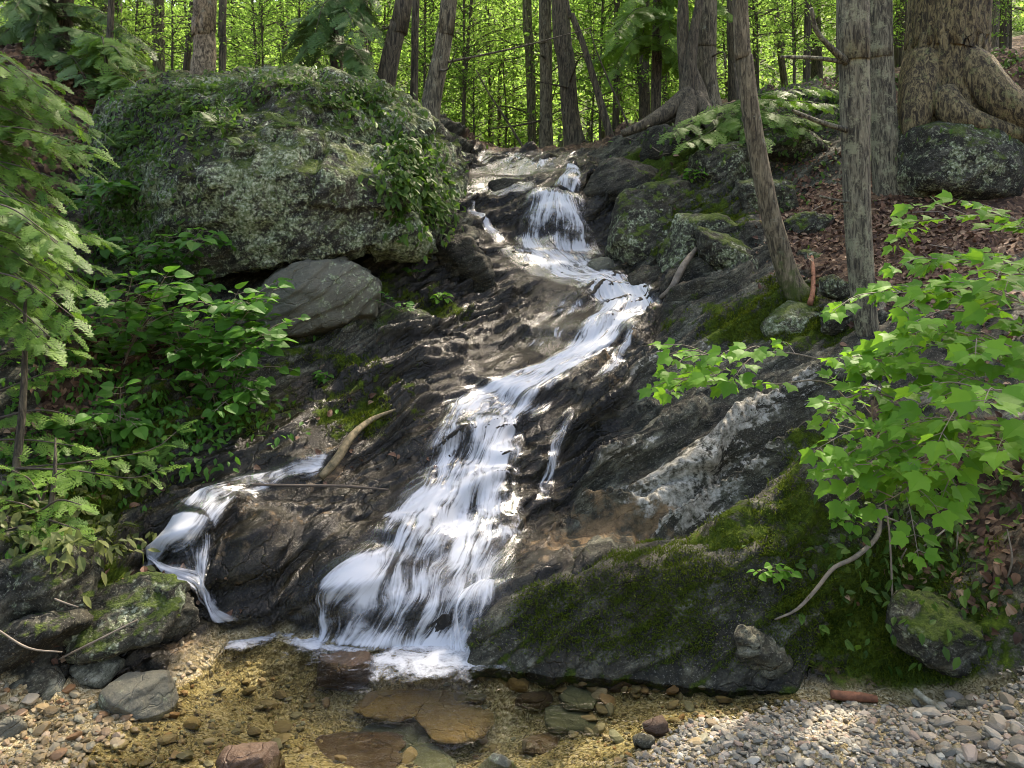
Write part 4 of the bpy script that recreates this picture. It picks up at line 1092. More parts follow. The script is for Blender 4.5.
def px_tree(label, pts, Y, mat, height=9.0, flare=.5, crown=None, seed=0, name='tree', group=None, sides=26, twigs=0, dY=0.0, crown_at=None, lobes=5, gnarl=.06, branch_px=None):
    """trunk through pixels (x,y,width) listed from the foot up, carried on above the picture"""
    P = np.array([at(x, y, Y + dY * i / max(1, len(pts) - 1)) for i, (x, y, w) in enumerate(pts)])
    r = np.array([w * Y / F / 2 for x, y, w in pts])
    foot = P[0].copy()
    gz = ground_z(foot[0], foot[1])
    d = unit(P[-1] - P[max(0, len(P) - 3)]); d = unit(d + np.array([0, 0, .8]))
    top = P[-1] + d * max(1.0, height - (P[-1][2] - foot[2]))
    mid = P[-1] * .5 + top * .5 + np.array([.1, .1, 0])
    P = np.vstack([[foot - (P[1] - P[0]) * .02 - [0, 0, max(.15, min(.8, foot[2] - gz + .12))]], P, mid, top])
    r = np.concatenate([[r[0] * 1.05], r, [r[-1] * .7, r[-1] * .25]])
    t = thing(name, label, 'tree', foot, group)
    tr = link('trunk', trunk_mesh(P, r, mat, foot, sides, flare, lobes, seed, gnarl), t)
    g = np.random.default_rng(seed + 500)
    if crown:
        c = (CROWN_V if crown == 'high' else SAPL_V)[seed % (4 if crown == 'high' else 5)]
        z = (crown_at if crown_at is not None else (top[2] - foot[2]) * .5)
        k = np.interp(z + foot[2], P[:, 2], np.arange(len(P)))
        base = np.array([np.interp(k, np.arange(len(P)), P[:, j]) for j in range(3)])
        sc = g.uniform(.8, 1.1)
        for nm, m in (('crown', c[0]), ('boughs', c[1])):
            o = link(nm, m, t, base - foot); o.rotation_euler = (0, 0, g.uniform(0, 6.28)); o.scale = (sc, sc, sc)
    for i in range(twigs):                       # dead lower branches
        k = g.uniform(.15, .75); idx = k * (len(P) - 3)
        p = np.array([np.interp(idx, np.arange(len(P)), P[:, j]) for j in range(3)])
        a = g.uniform(-2.6, -.5) if g.random() < .7 else g.uniform(0, 6.28); L = g.uniform(.5, 1.5)
        e = p + L * np.array([math.cos(a) * 1.2, math.sin(a) * .8, g.uniform(-.35, .25)])
        m_ = (p + e) / 2 + g.normal(size=3) * .08
        V, Fs = tube(spline(np.array([p, m_, e]), 12) - foot, np.linspace(.014, .004, 12) * (Y / 8), 5)
        link('dead_branch', np_mesh('dead_branch', V, Fs, M_BARK_D), tr)
    for bp in (branch_px or []):
        q = np.array([at(x, y, yy) for x, y, yy, w in bp]); rr = np.array([w * yy / F / 2 for x, y, yy, w in bp])
        Q = spline(np.c_[q, rr], 16)
        V, Fs = tube(Q[:, :3] - foot, np.maximum(Q[:, 3], .003), 7)
        link('branch', np_mesh('branch', V, Fs, mat), tr)
    return t

px_tree('slim straight trunk leaning left, mossy at its foot above the square mossy block', [(800,300,30),(790,280,22),(776,235,20),(765,190,18),(752,120,17),(745,60,16),(740,0,15)], 6.05, M_BARK_LEAN, 10, .25, None, 1, lobes=3, twigs=0)
px_tree('lichen crusted trunk with dead stubs standing beside the bright maple leaves', [(872,352,22),(866,320,22),(861,270,24),(857,200,25),(855,120,27),(854,50,29),(853,0,30)], 5.15, M_BARK_L, 11, .15, 'high', 2,
        branch_px=[[(846,62,5.1,9),(828,45,5.0,6),(816,30,4.95,5),(811,8,4.9,4)],[(844,62,5.1,5),(815,58,5.0,4),(781,57,4.9,3)],[(846,130,5.1,6),(820,122,5.0,5),(798,113,4.95,4),(792,110,4.9,2)],[(848,202,5.1,3),(835,200,5.0,3),(820,196,4.95,2)]])
px_tree('broad grey trunk standing close behind the lichen crusted one', [(890,196,30),(886,150,27),(882,100,25),(880,50,24),(879,0,24)], 7.1, M_BARK_L, 12, .35, None, 3)
px_tree('dark double stemmed trunk leaning out beside the falls on the left rim', [(428,122,24),(432,98,19),(440,60,17),(447,20,16),(449,0,16)], 8.4, M_BARK_G, 10, .5, 'high', 4, twigs=2)
px_tree('brown trunk rising right behind the ferny top of the big boulder', [(383,100,20),(390,60,18),(398,25,17),(404,0,17)], 9.0, M_BARK_D, 10, .3, 'high', 5, twigs=1)
px_tree('thin dark pole between the two trunks on the left rim', [(414,98,8),(415,50,7),(416,0,7)], 9.6, M_BARK_D, 9, .2, 'high', 6)
px_tree('stout straight brown trunk left of the pair behind the lip of the falls', [(546,156,15),(546,110,12),(546,50,12),(545,0,12)], 12.5, M_BARK_G, 13, .5, 'high', 7, twigs=3)
px_tree('thick leaning trunk with flared foot, right of the pair behind the lip', [(577,155,22),(571,120,17),(566,60,17),(560,0,17)], 12.0, M_BARK_D, 13, .6, 'high', 8, twigs=3)
px_tree('slender dark pole leaning right across the wood behind the falls', [(611,140,8),(600,100,7),(585,50,6),(572,15,6),(566,0,5)], 10.5, M_BARK_D, 7, .2, None, 9)
px_tree('grey trunk half hidden left of the stout pair behind the lip', [(532,152,8),(531,90,9),(529,40,9),(527,0,9)], 15.5, M_BARK_G, 13, .3, 'high', 10, twigs=2)
px_tree('rough trunk right of the black stump on the right rim', [(708,118,30),(706,90,23),(705,50,21),(706,0,21)], 9.6, M_BARK_G, 11, .5, 'high', 11, twigs=2)  # unseen crown put back on to shade the cascade
px_tree('dark straight trunk behind the slim leaning one', [(735,112,14),(735,60,13),(733,0,12)], 11.0, M_BARK_D, 11, .3, 'high', 12, twigs=1)  # its crown, out of view, is likewise added for shade on the cascade
px_tree('weathered yellow barked tree with flared foot on top of the big boulder', [(203,74,24),(205,50,20),(203,20,20),(205,0,20)], 7.3, M_BARK_W, 10, .9, 'high', 13, lobes=4, gnarl=.12)
px_tree('straight grey trunk left of the yellow barked tree on the boulder', [(159,95,12),(159,40,11),(159,0,10)], 11.0, M_BARK_G, 11, .2, 'high', 14, twigs=1)
px_tree('narrow dark trunk right of the yellow barked tree on the boulder', [(222,75,7),(223,40,7),(223,0,7)], 10.0, M_BARK_D, 9, .2, 'high', 15)
# the old birch whose root arches over the boulder
t = px_tree('massive old birch with a huge root arching over the green boulder', [(950,128,90),(946,100,80),(944,70,74),(947,35,70),(950,0,70)], 7.3, M_BARK_B, 12, .12, 'high', 16, sides=84, lobes=5, gnarl=.13)
foot = np.array(t.location)
for nm, pts, rr in (('root', [at(950,40,7.25),at(975,70,7.0),at(1000,100,6.85),at(1040,122,6.75),at(1100,135,6.7)], [.1,.15,.15,.13,.1]),
                    ('root', [at(925,60,7.2),at(918,100,7.05),at(914,130,7.0),at(912,160,7.0)], [.16,.14,.1,.05]),
                    ('root', [at(940,95,7.0),at(960,118,6.85),at(990,128,6.8),at(1030,136,6.75)], [.12,.12,.09,.06])):
    P = np.array(pts)
    link(nm, trunk_mesh(P, np.array(rr), M_BARK_B, foot, 26, 0, 3, 5, .14, .05), t)
# black snag with buttress roots
t = thing('tree_stump', 'black broken snag with spreading roots beside the rough trunk on the right rim', 'stump', at(692,112,9.2))
foot = np.array(t.location)
link('trunk', trunk_mesh(np.array([at(693,122,9.2),at(692,90,9.2),at(684,50,9.2),at(683,10,9.2),at(684,-30,9.2)]), np.array([.2,.13,.07,.06,.04]), M_BARK_D, foot, 20, .5, 4, 2, .12), t)
link('trunk', trunk_mesh(np.array([at(684,112,9.1),at(690,70,9.1),at(694,30,9.1),at(702,-10,9.1)]), np.array([.1,.07,.05,.04]), M_BARK_D, foot, 14, .3, 3, 3, .12), t)
for pts in ([at(690,95,9.1),at(668,112,9.0),at(645,124,8.9),at(622,134,8.9)], [at(690,100,9.1),at(684,122,8.8),at(676,140,8.6)], [at(694,100,9.1),at(708,118,8.9),at(716,132,8.7)]):
    link('root', trunk_mesh(np.array(pts), np.array([.12,.09,.06,.04][:len(pts)]), M_BARK_D, foot, 12, 0, 3, 1, .15, .05), t)
wood('fallen_log', 'dark rotting log lying among the hemlock at the upper left', 'log', [at(20,72,9.0), at(40,52,9.0), at(62,48,9.0), at(84,58,9.0)], [.12,.16,.17,.12], M_BARK_D)
wood('stick', 'thin bare stem leaning left behind the lip of the falls', 'stick', [at(526,152,11.2), at(505,118,11.2), at(488,92,11.2), at(476,70,11.2)], [.018,.016,.013,.008], M_BARK_D)
wood('stick', 'dead branch slanting in front of the dark double trunk', 'stick', [at(640,152,10.0), at(600,60,10.0), at(590,30,10.0)], [.015,.012,.008], M_BARK_D)

# poles and saplings of the wood behind
SAP_TRUNK = {}
def pole(px, Y, w, mat, label, group, crown, height, lean=0.0, crown_z=None, sc=1.0):
    x = (px - HX) / F * Y; zg = ground_z(x, Y)
    foot = np.array([x, Y, zg])
    g = np.random.default_rng(int(9000 + px * 7 + Y * 31))
    t = thing('tree', label, 'tree', foot, group)
    key = g.integers(0, 6)
    if key not in SAP_TRUNK:
        gg = np.random.default_rng(90 + key)
        P = np.array([[0, 0, -.3], [gg.normal() * .06, gg.normal() * .06, 2], [gg.normal() * .15, gg.normal() * .1, 5], [gg.normal() * .25, gg.normal() * .2, 9], [gg.normal() * .3, gg.normal() * .2, 13]])
        SAP_TRUNK[key] = (trunk_mesh(P, np.array([1.25, 1.0, .85, .6, .2]) * .1, M_BARK_D, np.zeros(3), 12, .3, 4, key, .05, .3),
                          trunk_mesh(P, np.array([1.25, 1.0, .85, .6, .2]) * .1, M_BARK_G, np.zeros(3), 12, .3, 4, key, .05, .3))
    k = w * Y / F / 2 / .1
    o = link('trunk', SAP_TRUNK[key][0 if mat == 'd' else 1], t); o.scale = (k, k, height / 13)
    o.rotation_euler = (0, lean, g.uniform(0, 6.28) if abs(lean) < .01 else 0)
    if crown:
        c = (CROWN_V if crown == 'high' else SAPL_V)[g.integers(0, 4)]
        s = g.uniform(.8, 1.2) * sc; zz = crown_z if crown_z is not None else height * .45
        for nm, m in (('crown', c[0]), ('boughs', c[1])):
            q = link(nm, m, t, (math.sin(lean) * zz, 0, zz)); q.scale = (s, s, s); q.rotation_euler = (0, 0, g.uniform(0, 6.28))
    return t
FAR = [(470,17,4,'g'),(490,22,5,'g'),(500,18,4,'d'),(504,26,6,'g'),(535,24,5,'d'),(615,14,6,'d'),(622,19,5,'g'),(645,12.5,9,'d'),(657,20,5,'g'),(665,15,5,'d'),(560,30,5,'g'),(590,28,4,'d'),(600,20,4,'d'),(372,16,6,'g'),(360,13,8,'g'),(352,18,5,'d'),(318,15,5,'d'),(300,22,6,'g'),(285,17,5,'d'),(240,20,6,'d'),(182,13,6,'d'),(140,18,6,'g'),(116,11,9,'d'),(104,11.5,6,'d'),(85,16,8,'g'),(40,18,7,'g'),(12,15,8,'d'),(757,14,5,'d'),(788,17,6,'g'),(806,12,6,'d'),(818,16,10,'d'),(900,13,8,'d'),(993,11.5,8,'g'),(1004,12.5,9,'d'),(920,18,8,'g'),(840,20,8,'d'),(720,18,7,'g'),(745,24,7,'g'),(420,22,6,'g'),(430,16,4,'d'),(461,14,3,'d'),(960,22,9,'d')]
GB = 'trunks of the wood behind the falls'
for i, (px, Y, w, b) in enumerate(FAR):
    lab = {'d': 'slender dark trunk among the bright leaves of the wood behind the falls', 'g': 'slender grey trunk among the bright leaves of the wood behind the falls'}[b]
    pole(px, Y, w, b, lab, GB, 'high' if i % 8 == 0 else ('sap' if i % 2 else None), 11 + (i * 37 % 50) / 10, 0.0 if i % 4 else (i % 7 - 3) * .03, crown_z=6 if i % 8 == 0 else 1.2 + i % 3)
g = np.random.default_rng(17)
k = 0
for Y0, Y1, n in ((10.8, 14, 16), (14, 20, 34), (20, 32, 44)):
    for i in range(n):
        px = (i + g.uniform(.1, .9)) / n * 1180 - 80
        Y = g.uniform(Y0, Y1)
        if Y < 14 and 465 < px < 660: Y += 5
        pole(px, Y, 2.5, 'd', 'leafy sapling spreading bright sprays in the sunlit wood', 'saplings in the sunlit wood', 'sap', 6 + g.uniform(0, 2), 0, crown_z=g.uniform(.3, 1.2), sc=.6 if Y < 14 else .8 + .02 * (Y - 10))
for px, Y in ((350, 13.0), (474, 14.5), (505, 16.0), (592, 15.0), (655, 13.5), (705, 14.0), (60, 9.8), (95, 10.6), (172, 9.9), (300, 11.5), (135, 10.2), (262, 11.0), (30, 10.6), (640, 12.5), (795, 10.5), (1010, 10.8), (905, 11.5)):
    pole(px, Y, 2.0, 'd', 'low leafy sapling close behind the rim of the ravine', 'saplings close behind the rim', 'sap', 3.2, 0, crown_z=.3, sc=.42 + .04 * max(0, Y - 11.5))
# far-off wood that reads as one mass
def far_wood():
    g = np.random.default_rng(23); n = 21000
    Y = g.uniform(33, 46, n); X = g.uniform(-1, 1, n) * (Y * .78); 
    P = np.stack([X, Y, np.zeros(n)], -1)
    zg = base_z(P[:, 0], P[:, 1]); P[:, 2] = zg + g.uniform(.3, 17, n)
    keep = noise(P * np.array([.33, .33, .25])) > -.08
    P = P[keep]; n = len(P)
    d = rand_dirs(g, n); up = unit(np.array([0, 0, 1.0]) + g.normal(size=(n, 3)) * .6)
    V, Fi, A = scatter(L_SMALL[0], L_SMALL[1], P, frames(d, up), g.uniform(.35, .9, n), g.uniform(0, 1, n))
    tag(link('far_foliage', np_mesh('far_foliage', V, Fi, M_BEECH, {'rnd': A}, False)), 'hazy bright mass of leaves closing the view behind the wood', kind='stuff')
far_wood()
# ------------------------------------------------------------------ hemlocks on the left
def hemlock(label, foot_px, boughs, mat=None, group=None, seed=0, trunk_w=.03, height=4.0, size=.3, name='hemlock', density=1.0):
    """boughs: pixel polylines (x,y,Y) from the trunk outwards; flat sprays stand along them"""
    g = np.random.default_rng(seed)
    foot = at(*foot_px); foot[2] = ground_z(foot[0], foot[1])
    t = thing(name, label, 'tree' if trunk_w > .02 else 'sapling', foot, group)
    P = np.array([foot - [0, 0, .2], foot + [.05, .03, height * .4], foot + [.02, .1, height]])
    link('trunk', trunk_mesh(P, np.array([trunk_w * 1.2, trunk_w, trunk_w * .3]), M_BARK_D, foot, 12, .2, 3, seed, .05, .08), t)
    br, pos, dr, up, sc = MB(), [], [], [], []
    for pts in boughs:
        Q = np.array([at(*p) for p in pts])
        L = np.linalg.norm(np.diff(Q, axis=0), axis=1).sum(); n = 18
        C = spline(Q, n); br.add(*tube(C, np.linspace(.007, .002, n), 5, cap=False))
        # side twigs, alternate left and right in the bough's own plane
        m = int(L / .036 * density)
        for i in range(m):
            f = .08 + .92 * (i + g.uniform(0, .8)) / m
            k = f * (n - 1); a = int(min(k, n - 2))
            p = C[a] * (1 - (k - a)) + C[a + 1] * (k - a); T = unit(C[a + 1] - C[a])
            s = unit(np.cross(T, [0, 0, 1])) * (1 if i % 2 else -1)
            d = unit(T * g.uniform(.4, .9) + s * g.uniform(.5, 1.0) + np.array([0, 0, g.uniform(-.45, .08)]))
            pos.append(p + d * .03); dr.append(d); sc.append(size * g.uniform(.55, 1.1) * (1.15 - .6 * f))
            up.append(unit(np.array([0, -.25, 1]) + g.normal(size=3) * .28))
        pos.append(C[-1]); dr.append(unit(C[-1] - C[-2])); sc.append(size * .8); up.append(np.array([0, -.1, 1.0]))
    V, Fi, A = scatter(SPRAY[0], SPRAY[1], np.array(pos), frames(np.array(dr), np.array(up)), np.array(sc), np.clip(g.normal(.45, .25, len(pos)), 0, 1))
    link('boughs', br.mesh('boughs', M_DTWIG, off=foot), t)
    link('foliage', np_mesh('foliage', V - foot, Fi, mat or M_HEM, {'rnd': A}, False), t)
    return t
def fan_boughs(g, x0, y0, Y0, x1s, y1s, n, dY=.4, droop=25):
    out = []
    for i in range(n):
        f = (i + g.uniform(.2, .8)) / n
        ya = y0[0] + (y0[1] - y0[0]) * f; xb = g.uniform(*x1s); yb = ya + g.uniform(*y1s)
        Ya = Y0 + g.uniform(-.2, .3); Yb = Ya + g.uniform(-dY, dY)
        out.append([(x0 + g.uniform(-15, 15), ya, Ya), ((x0 + xb) / 2, ya + (yb - ya) * .35 - droop * .3, (Ya + Yb) / 2), (xb, yb, Yb)])
    return out
g = np.random.default_rng(3)
hemlock('feathery hemlock with long drooping boughs at the left edge', (-70, 420, 5.0), fan_boughs(g, -60, (40, 250), 4.9, (30, 105), (15, 60), 30), seed=1, trunk_w=.06, height=4.6, size=.21, density=.9)
hemlock('low bright hemlock sapling below the tall one at the left edge', (-45, 500, 4.4), fan_boughs(g, -40, (175, 330), 4.3, (15, 85), (10, 50), 22), seed=2, trunk_w=.03, height=2.2, size=.17, density=.9)
hemlock('tall hemlock with blue green boughs hanging in the top left corner', (60, 90, 9.0), fan_boughs(g, 50, (-40, 60), 8.8, (-30, 150), (25, 60), 20, 1.2), M_HEMB, seed=3, trunk_w=.1, height=7.0, size=.33)
hemlock('hemlock with grey green boughs hanging over the top of the big boulder', (335, 90, 9.4), fan_boughs(g, 335, (-30, 55), 9.2, (285, 385), (15, 40), 14, .9), M_HEMB, seed=4, trunk_w=.07, height=6.0, size=.33)
hemlock('young hemlock on the far left rim reaching toward the boulder', (105, 100, 8.2), fan_boughs(g, 100, (35, 92), 7.9, (60, 190), (5, 30), 11, .8), M_HEM, seed=5, trunk_w=.03, height=2.4, size=.3, name='hemlock_sapling')
hemlock('hemlock in the upper wood with boughs across the leaning trunk', (655, 120, 11.0), fan_boughs(g, 655, (-30, 60), 10.8, (590, 740), (15, 40), 13, 1.2), M_HEM, seed=6, trunk_w=.06, height=6.0, size=.36)
hemlock('low hemlock fronds spreading over the rocks on the right rim', (735, 128, 8.6), [[(735,112,8.5),(700,120,8.2),(672,132,7.9)],[(735,108,8.5),(712,130,8.1),(688,142,7.8)],[(740,105,8.5),(770,112,8.1),(800,128,7.8)],[(740,100,8.6),(780,100,8.2),(830,104,8.0)],[(738,110,8.5),(745,125,8.0),(760,138,7.7)],[(740,100,8.6),(720,106,8.3),(690,118,8.1)],[(745,98,8.7),(790,90,8.6),(838,88,8.4)],[(742,105,8.5),(790,116,8.0),(826,120,7.8)]], M_HEM, seed=7, trunk_w=.025, height=.9, size=.3, name='hemlock_sapling')
hemlock('scraggly low hemlock bough reaching right over the left bank', (10, 520, 4.2), [[(-10,470,4.2),(80,462,4.3),(150,450,4.4),(176,432,4.5)],[(0,468,4.2),(70,470,4.2),(130,478,4.3),(160,470,4.35)],[(-10,420,4.4),(40,410,4.4),(90,420,4.5)],[(-10,395,4.5),(50,372,4.5),(92,368,4.6)],[(-15,440,4.3),(30,440,4.3),(75,446,4.3)],[(-15,360,4.5),(30,345,4.5),(70,350,4.5)]], M_HEM, seed=8, trunk_w=.018, height=1.0, size=.17, name='hemlock_sapling', density=1.1)
hemlock('small hemlock seedling at the lower left bank', (40, 520, 4.0), [[(40,515,4.0),(25,505,3.95),(5,500,3.9)],[(42,510,4.0),(60,500,3.95),(82,505,3.9)],[(42,500,4.0),(50,480,3.95),(66,470,3.9)],[(40,500,4.0),(30,480,3.95),(12,470,3.9)],[(42,518,4.0),(62,524,3.9),(80,530,3.85)],[(38,518,4.0),(20,526,3.9),(6,530,3.85)]], M_HEM, seed=9, trunk_w=.012, height=.4, size=.13, name='hemlock_sapling', density=1.2)

# ------------------------------------------------------------------ broad leaved shrubs
def leafy(label, foot, stems, tmpl, mat, leaf, name='shrub', cat='shrub', gap=.07, seed=0, group=None, tilt=.35, petiole=.5, rad=.006, bark=None, twig=0.0, facing=(0, -.35, 1.0), fold_s=.6):
    """stems: polylines of world points; leaves in pairs along their outer part"""
    g = np.random.default_rng(seed)
    t = thing(name, label, cat, foot, group)
    br, pos, dr, up, sc = MB(), [], [], [], []
    lines = []
    for Q, f0 in stems:
        Q = np.array(Q); n = 16; C = spline(Q, n); L = np.linalg.norm(np.diff(C, axis=0), axis=1).sum()
        br.add(*tube(C, np.linspace(rad, rad * .35, n), 5, cap=False)); lines.append((C, f0, L))
        if twig:
            for i in range(int(L * (1 - f0) / twig)):
                f = g.uniform(f0, .95); k = f * (n - 1); a = int(min(k, n - 2)); p = C[a] * (1 - (k - a)) + C[a + 1] * (k - a)
                T = unit(C[a + 1] - C[a]); d = unit(T * g.uniform(.3, .8) + unit(np.cross(T, [0, 0, 1])) * g.choice([-1, 1]) * g.uniform(.5, 1) + [0, 0, g.uniform(-.25, .35)])
                l = g.uniform(.12, .3); W = np.array([p, p + d * l * .5 + [0, 0, .01], p + d * l + [0, 0, -.02]])
                W = spline(W, 8); br.add(*tube(W, np.linspace(rad * .5, rad * .25, 8), 4, cap=False)); lines.append((W, .35, l))
    for C, f0, L in lines:
        n = len(C); m = max(2, int(L * (1 - f0) / gap))
        for i in range(m):
            f = f0 + (1 - f0) * (i + 1) / m; k = f * (n - 1); a = int(min(k, n - 2)); p = C[a] * (1 - (k - a)) + C[a + 1] * (k - a); T = unit(C[a + 1] - C[a])
            for sg in ((-1, 1) if i < m - 1 else (-1, 1, 0)):
                s = unit(np.cross(T, [0, 0, 1])) * sg
                d = unit(T * g.uniform(.25, .8) + s * g.uniform(.6, 1.1) + np.array([0, 0, g.uniform(-.35, .1)])) if sg else unit(T + [0, 0, -.2])
                l = leaf * g.uniform(.45, 1.2)
                q = p + d * l * petiole; br.add(*tube(np.array([p, q]), [rad * .25, rad * .2], 3, cap=False))
                pos.append(q); dr.append(d); sc.append(l); up.append(unit(np.array(facing) + g.normal(size=3) * tilt))
    V, Fi, A = scatter(tmpl[0], tmpl[1], np.array(pos), frames(np.array(dr), np.array(up)), np.array(sc), np.clip(g.normal(.5, .34, len(pos)), 0, 1))
    link('stems', br.mesh('stems', bark or M_TWIG, off=foot), t)
    link('leaves', np_mesh('leaves', V - foot, Fi, mat, {'rnd': A}, False), t)
    return t
def px(pts): return [at(*p) for p in pts]
# striped maple on the right
ft = at(893, 612, 3.75)
MS = [(px([(893,612,3.75),(888,520,3.75),(872,440,3.7),(880,380,3.6),(920,330,3.4)]), .55),
      (px([(872,440,3.7),(830,384,3.75),(770,384,3.8),(700,380,3.85),(676,378,3.9)]), .42), (px([(880,380,3.65),(830,362,3.7),(780,352,3.8),(720,356,3.9),(694,352,3.95)]), .42),
      (px([(1090,420,3.0),(1010,390,3.0),(940,372,3.1),(870,360,3.3)]), .1), (px([(1090,380,3.1),(1030,330,3.1),(960,300,3.2),(880,292,3.35),(846,302,3.4)]), .15),
      (px([(1100,330,3.3),(1040,280,3.3),(980,262,3.35),(920,258,3.5)]), .15), (px([(1100,300,3.6),(1050,240,3.6),(1000,215,3.6),(950,218,3.7),(912,222,3.8)]), .2),
      (px([(1090,450,2.8),(1020,430,2.8),(950,420,2.9),(880,425,3.1),(838,408,3.2)]), .1), (px([(1090,480,2.8),(1000,450,2.8),(930,460,2.9),(880,480,3.1)]), .2),
      (px([(960,410,3.2),(930,450,3.1),(910,485,3.05),(880,505,3.0)]), .3), (px([(980,420,3.0),(960,455,2.95),(945,490,2.9)]), .3),
      (px([(1060,350,3.0),(1000,345,2.9),(950,330,2.9),(900,335,3.0)]), .1), (px([(1090,410,2.7),(1040,395,2.65),(990,390,2.6),(950,400,2.6)]), .1),
      (px([(1100,340,2.8),(1050,312,2.8),(1000,300,2.8),(955,318,2.9)]), .1), (px([(900,400,3.4),(870,392,3.4),(840,400,3.45)]), .1),
      (px([(1090,400,3.2),(1020,360,3.2),(950,345,3.25),(890,350,3.35)]), .1), (px([(1090,300,3.0),(1030,275,3.0),(970,280,3.05),(930,292,3.15)]), .1), (px([(1080,500,3.0),(1010,470,3.0),(960,440,3.05),(900,440,3.2),(860,450,3.3)]), .15),
      (px([(1100,460,2.6),(1050,440,2.6),(1005,425,2.6)]), .2)]
leafy('leafy striped maple sapling with big bright three lobed leaves on the right', ft, MS, L_MAPLE, M_MAPLE, .07, 'maple_sapling', 'sapling', .055, 31, tilt=.34, rad=.005, twig=.062, facing=(-.1, -.6, 1.0))
# hobblebush on the left
def fan_stems(g, foot, ends, f0=.35):
    out = []
    for e in ends:
        e = np.array(e); m = foot * .45 + e * .55 + np.array([0, 0, .12]); out.append(([foot + g.normal(size=3) * .03, m, e], f0))
    return out
g = np.random.default_rng(8)
def region(g, n, x0, x1, y0, y1, Y0, Y1): return [at(g.uniform(x0, x1), g.uniform(y0, y1), g.uniform(Y0, Y1)) for _ in range(n)]
def shrub_at(label, fx, fy, fY, n, box, leaf=.1, seed=0, mat=None, tmpl=None, gap=.075, group=None, name='shrub', twig=.2, cat='shrub', rad=.006):
    f = at(fx, fy, fY); f[2] = min(f[2], ground_z(f[0], f[1]))
    return leafy(label, f, fan_stems(np.random.default_rng(seed), f, region(np.random.default_rng(seed), n, *box)), tmpl or L_OVATE, mat or M_HOB, leaf, name, cat, gap, seed, group, twig=twig, rad=rad)
shrub_at('dome of broad oval leaves on a hobblebush left of the grey green rock', 200, 425, 5.5, 15, (110, 275, 285, 345, 5.0, 5.5), .105, 41)
shrub_at('lower skirt of oval leaved hobblebush above the dark ledge', 225, 430, 5.3, 11, (170, 278, 335, 405, 4.9, 5.2), .085, 42)
shrub_at('left hobblebush half hidden behind hemlock boughs', 110, 420, 5.4, 9, (70, 165, 275, 350, 4.9, 5.3), .1, 43)
shrub_at('oval leaved shrub against the lower left of the big boulder', 150, 320, 6.1, 8, (120, 215, 225, 290, 5.6, 5.75), .1, 44)
shrub_at('dark leaved shrub low on the left bank', 120, 470, 4.8, 8, (70, 150, 385, 450, 4.6, 4.8), .085, 45)
shrub_at('small leafy shrub under the big boulder rim at far left', 90, 240, 6.4, 7, (60, 130, 180, 250, 6.0, 6.2), .09, 46)

# small plants rooted in the rock
def plantlet(label, x, y, s, n=6, seed=0, mat=None, tmpl=None, group=None, leaf=.05):
    p, nn = hit_any(x, y)
    if p is None: return
    g = np.random.default_rng(seed); ends = [p + np.array([g.normal() * s * .6, -abs(g.normal()) * s * .5 - .03, g.uniform(.2, 1) * s]) for _ in range(n)]
    return leafy(label, p, [([p, (p + e) / 2 + [0, 0, .02], e], .3) for e in ends], tmpl or L_OVATE, mat or M_HOB, leaf, 'seedling', 'seedling', leaf * .8, seed, group, rad=.0025)
for i, (x, y, s, lb) in enumerate([(415,278,.12,'small seedling on the dark wall under the boulder'), (402,312,.16,'bright seedling cluster lower on the dark wall under the boulder'), (345,318,.1,'seedling at the right foot of the grey green rock'),
      (326,378,.05,'tiny seedling alone on the wet slope'), (770,578,.1,'fresh two leaved seedling on the mossy bank right of the pale rock'), (846,523,.08,'young plant on the mossy bank under the maple'), (702,180,.1,'pair of bright leaves on the mossy right boulders'),
      (440,300,.06,'little plant on the black wall beside the cascade'), (690,180,.08,'bright leaf cluster high on the right boulders')]):
    plantlet(lb, x, y, s, 5, 300 + i, M_HOB if i < 4 else M_MAPLE)

# ------------------------------------------------------------------ ferns
def fern_mesh(seed, n=8, size=.3):
    g = np.random.default_rng(seed)
    a = np.arange(n) * 2.4 + g.uniform(0, .6, n); d = np.stack([np.cos(a), np.sin(a), g.uniform(-.1, .5, n)], -1)
    V, Fi, A = scatter(FROND[0], FROND[1], np.zeros((n, 3)), frames(unit(d), np.tile([0, 0, 1.0], (n, 1))), size * g.uniform(.6, 1.1, n), g.uniform(0, 1, n))
    return np_mesh('fronds', V, Fi, M_FERN, {'rnd': A}, False)
FERNS = [fern_mesh(70 + i, 7 + i % 3, .3) for i in range(4)]
def fern(x, y, s, label, group=None, seed=0, tilt=.5):
    p, nn = hit_any(x, y)
    if p is None: return
    o = link('fern', FERNS[seed % 4], None, p - nn * .01)
    up = Vector(unit(nn * tilt + np.array([0, 0, 1.0])))
    o.rotation_mode = 'QUATERNION'; o.rotation_quaternion = up.to_track_quat('Z', 'Y'); o.scale = (s, s, s)
    return tag(o, label, 'fern', group)
g = np.random.default_rng(12)
n = 0
def ferns(k, box, s, label, group):
    global n
    for i in range(k):
        n += 1; fern(g.uniform(box[0], box[1]), g.uniform(box[2], box[3]), g.uniform(*s), label, group, n)
ferns(16, (120, 250, 82, 150), (.6, 1.1), 'dark green fern growing on the upper left of the big boulder', 'ferns on the big boulder')
ferns(10, (250, 380, 72, 130), (.5, .9), 'fern along the crest of the big boulder', 'ferns on the boulder crest')
ferns(8, (60, 150, 120, 200), (.7, 1.1), 'fern among the hemlock boughs left of the big boulder', 'ferns left of the big boulder')
ferns(6, (110, 170, 430, 470), (.5, .8), 'fern under the shrubs on the left bank', 'ferns on the left bank')
ferns(5, (130, 180, 380, 430), (.6, .9), 'fern between the hobblebush stems', 'ferns under the hobblebush')
ferns(7, (880, 950, 485, 540), (.35, .6), 'small fern hanging on the bank below the maple sapling', 'ferns below the maple sapling')
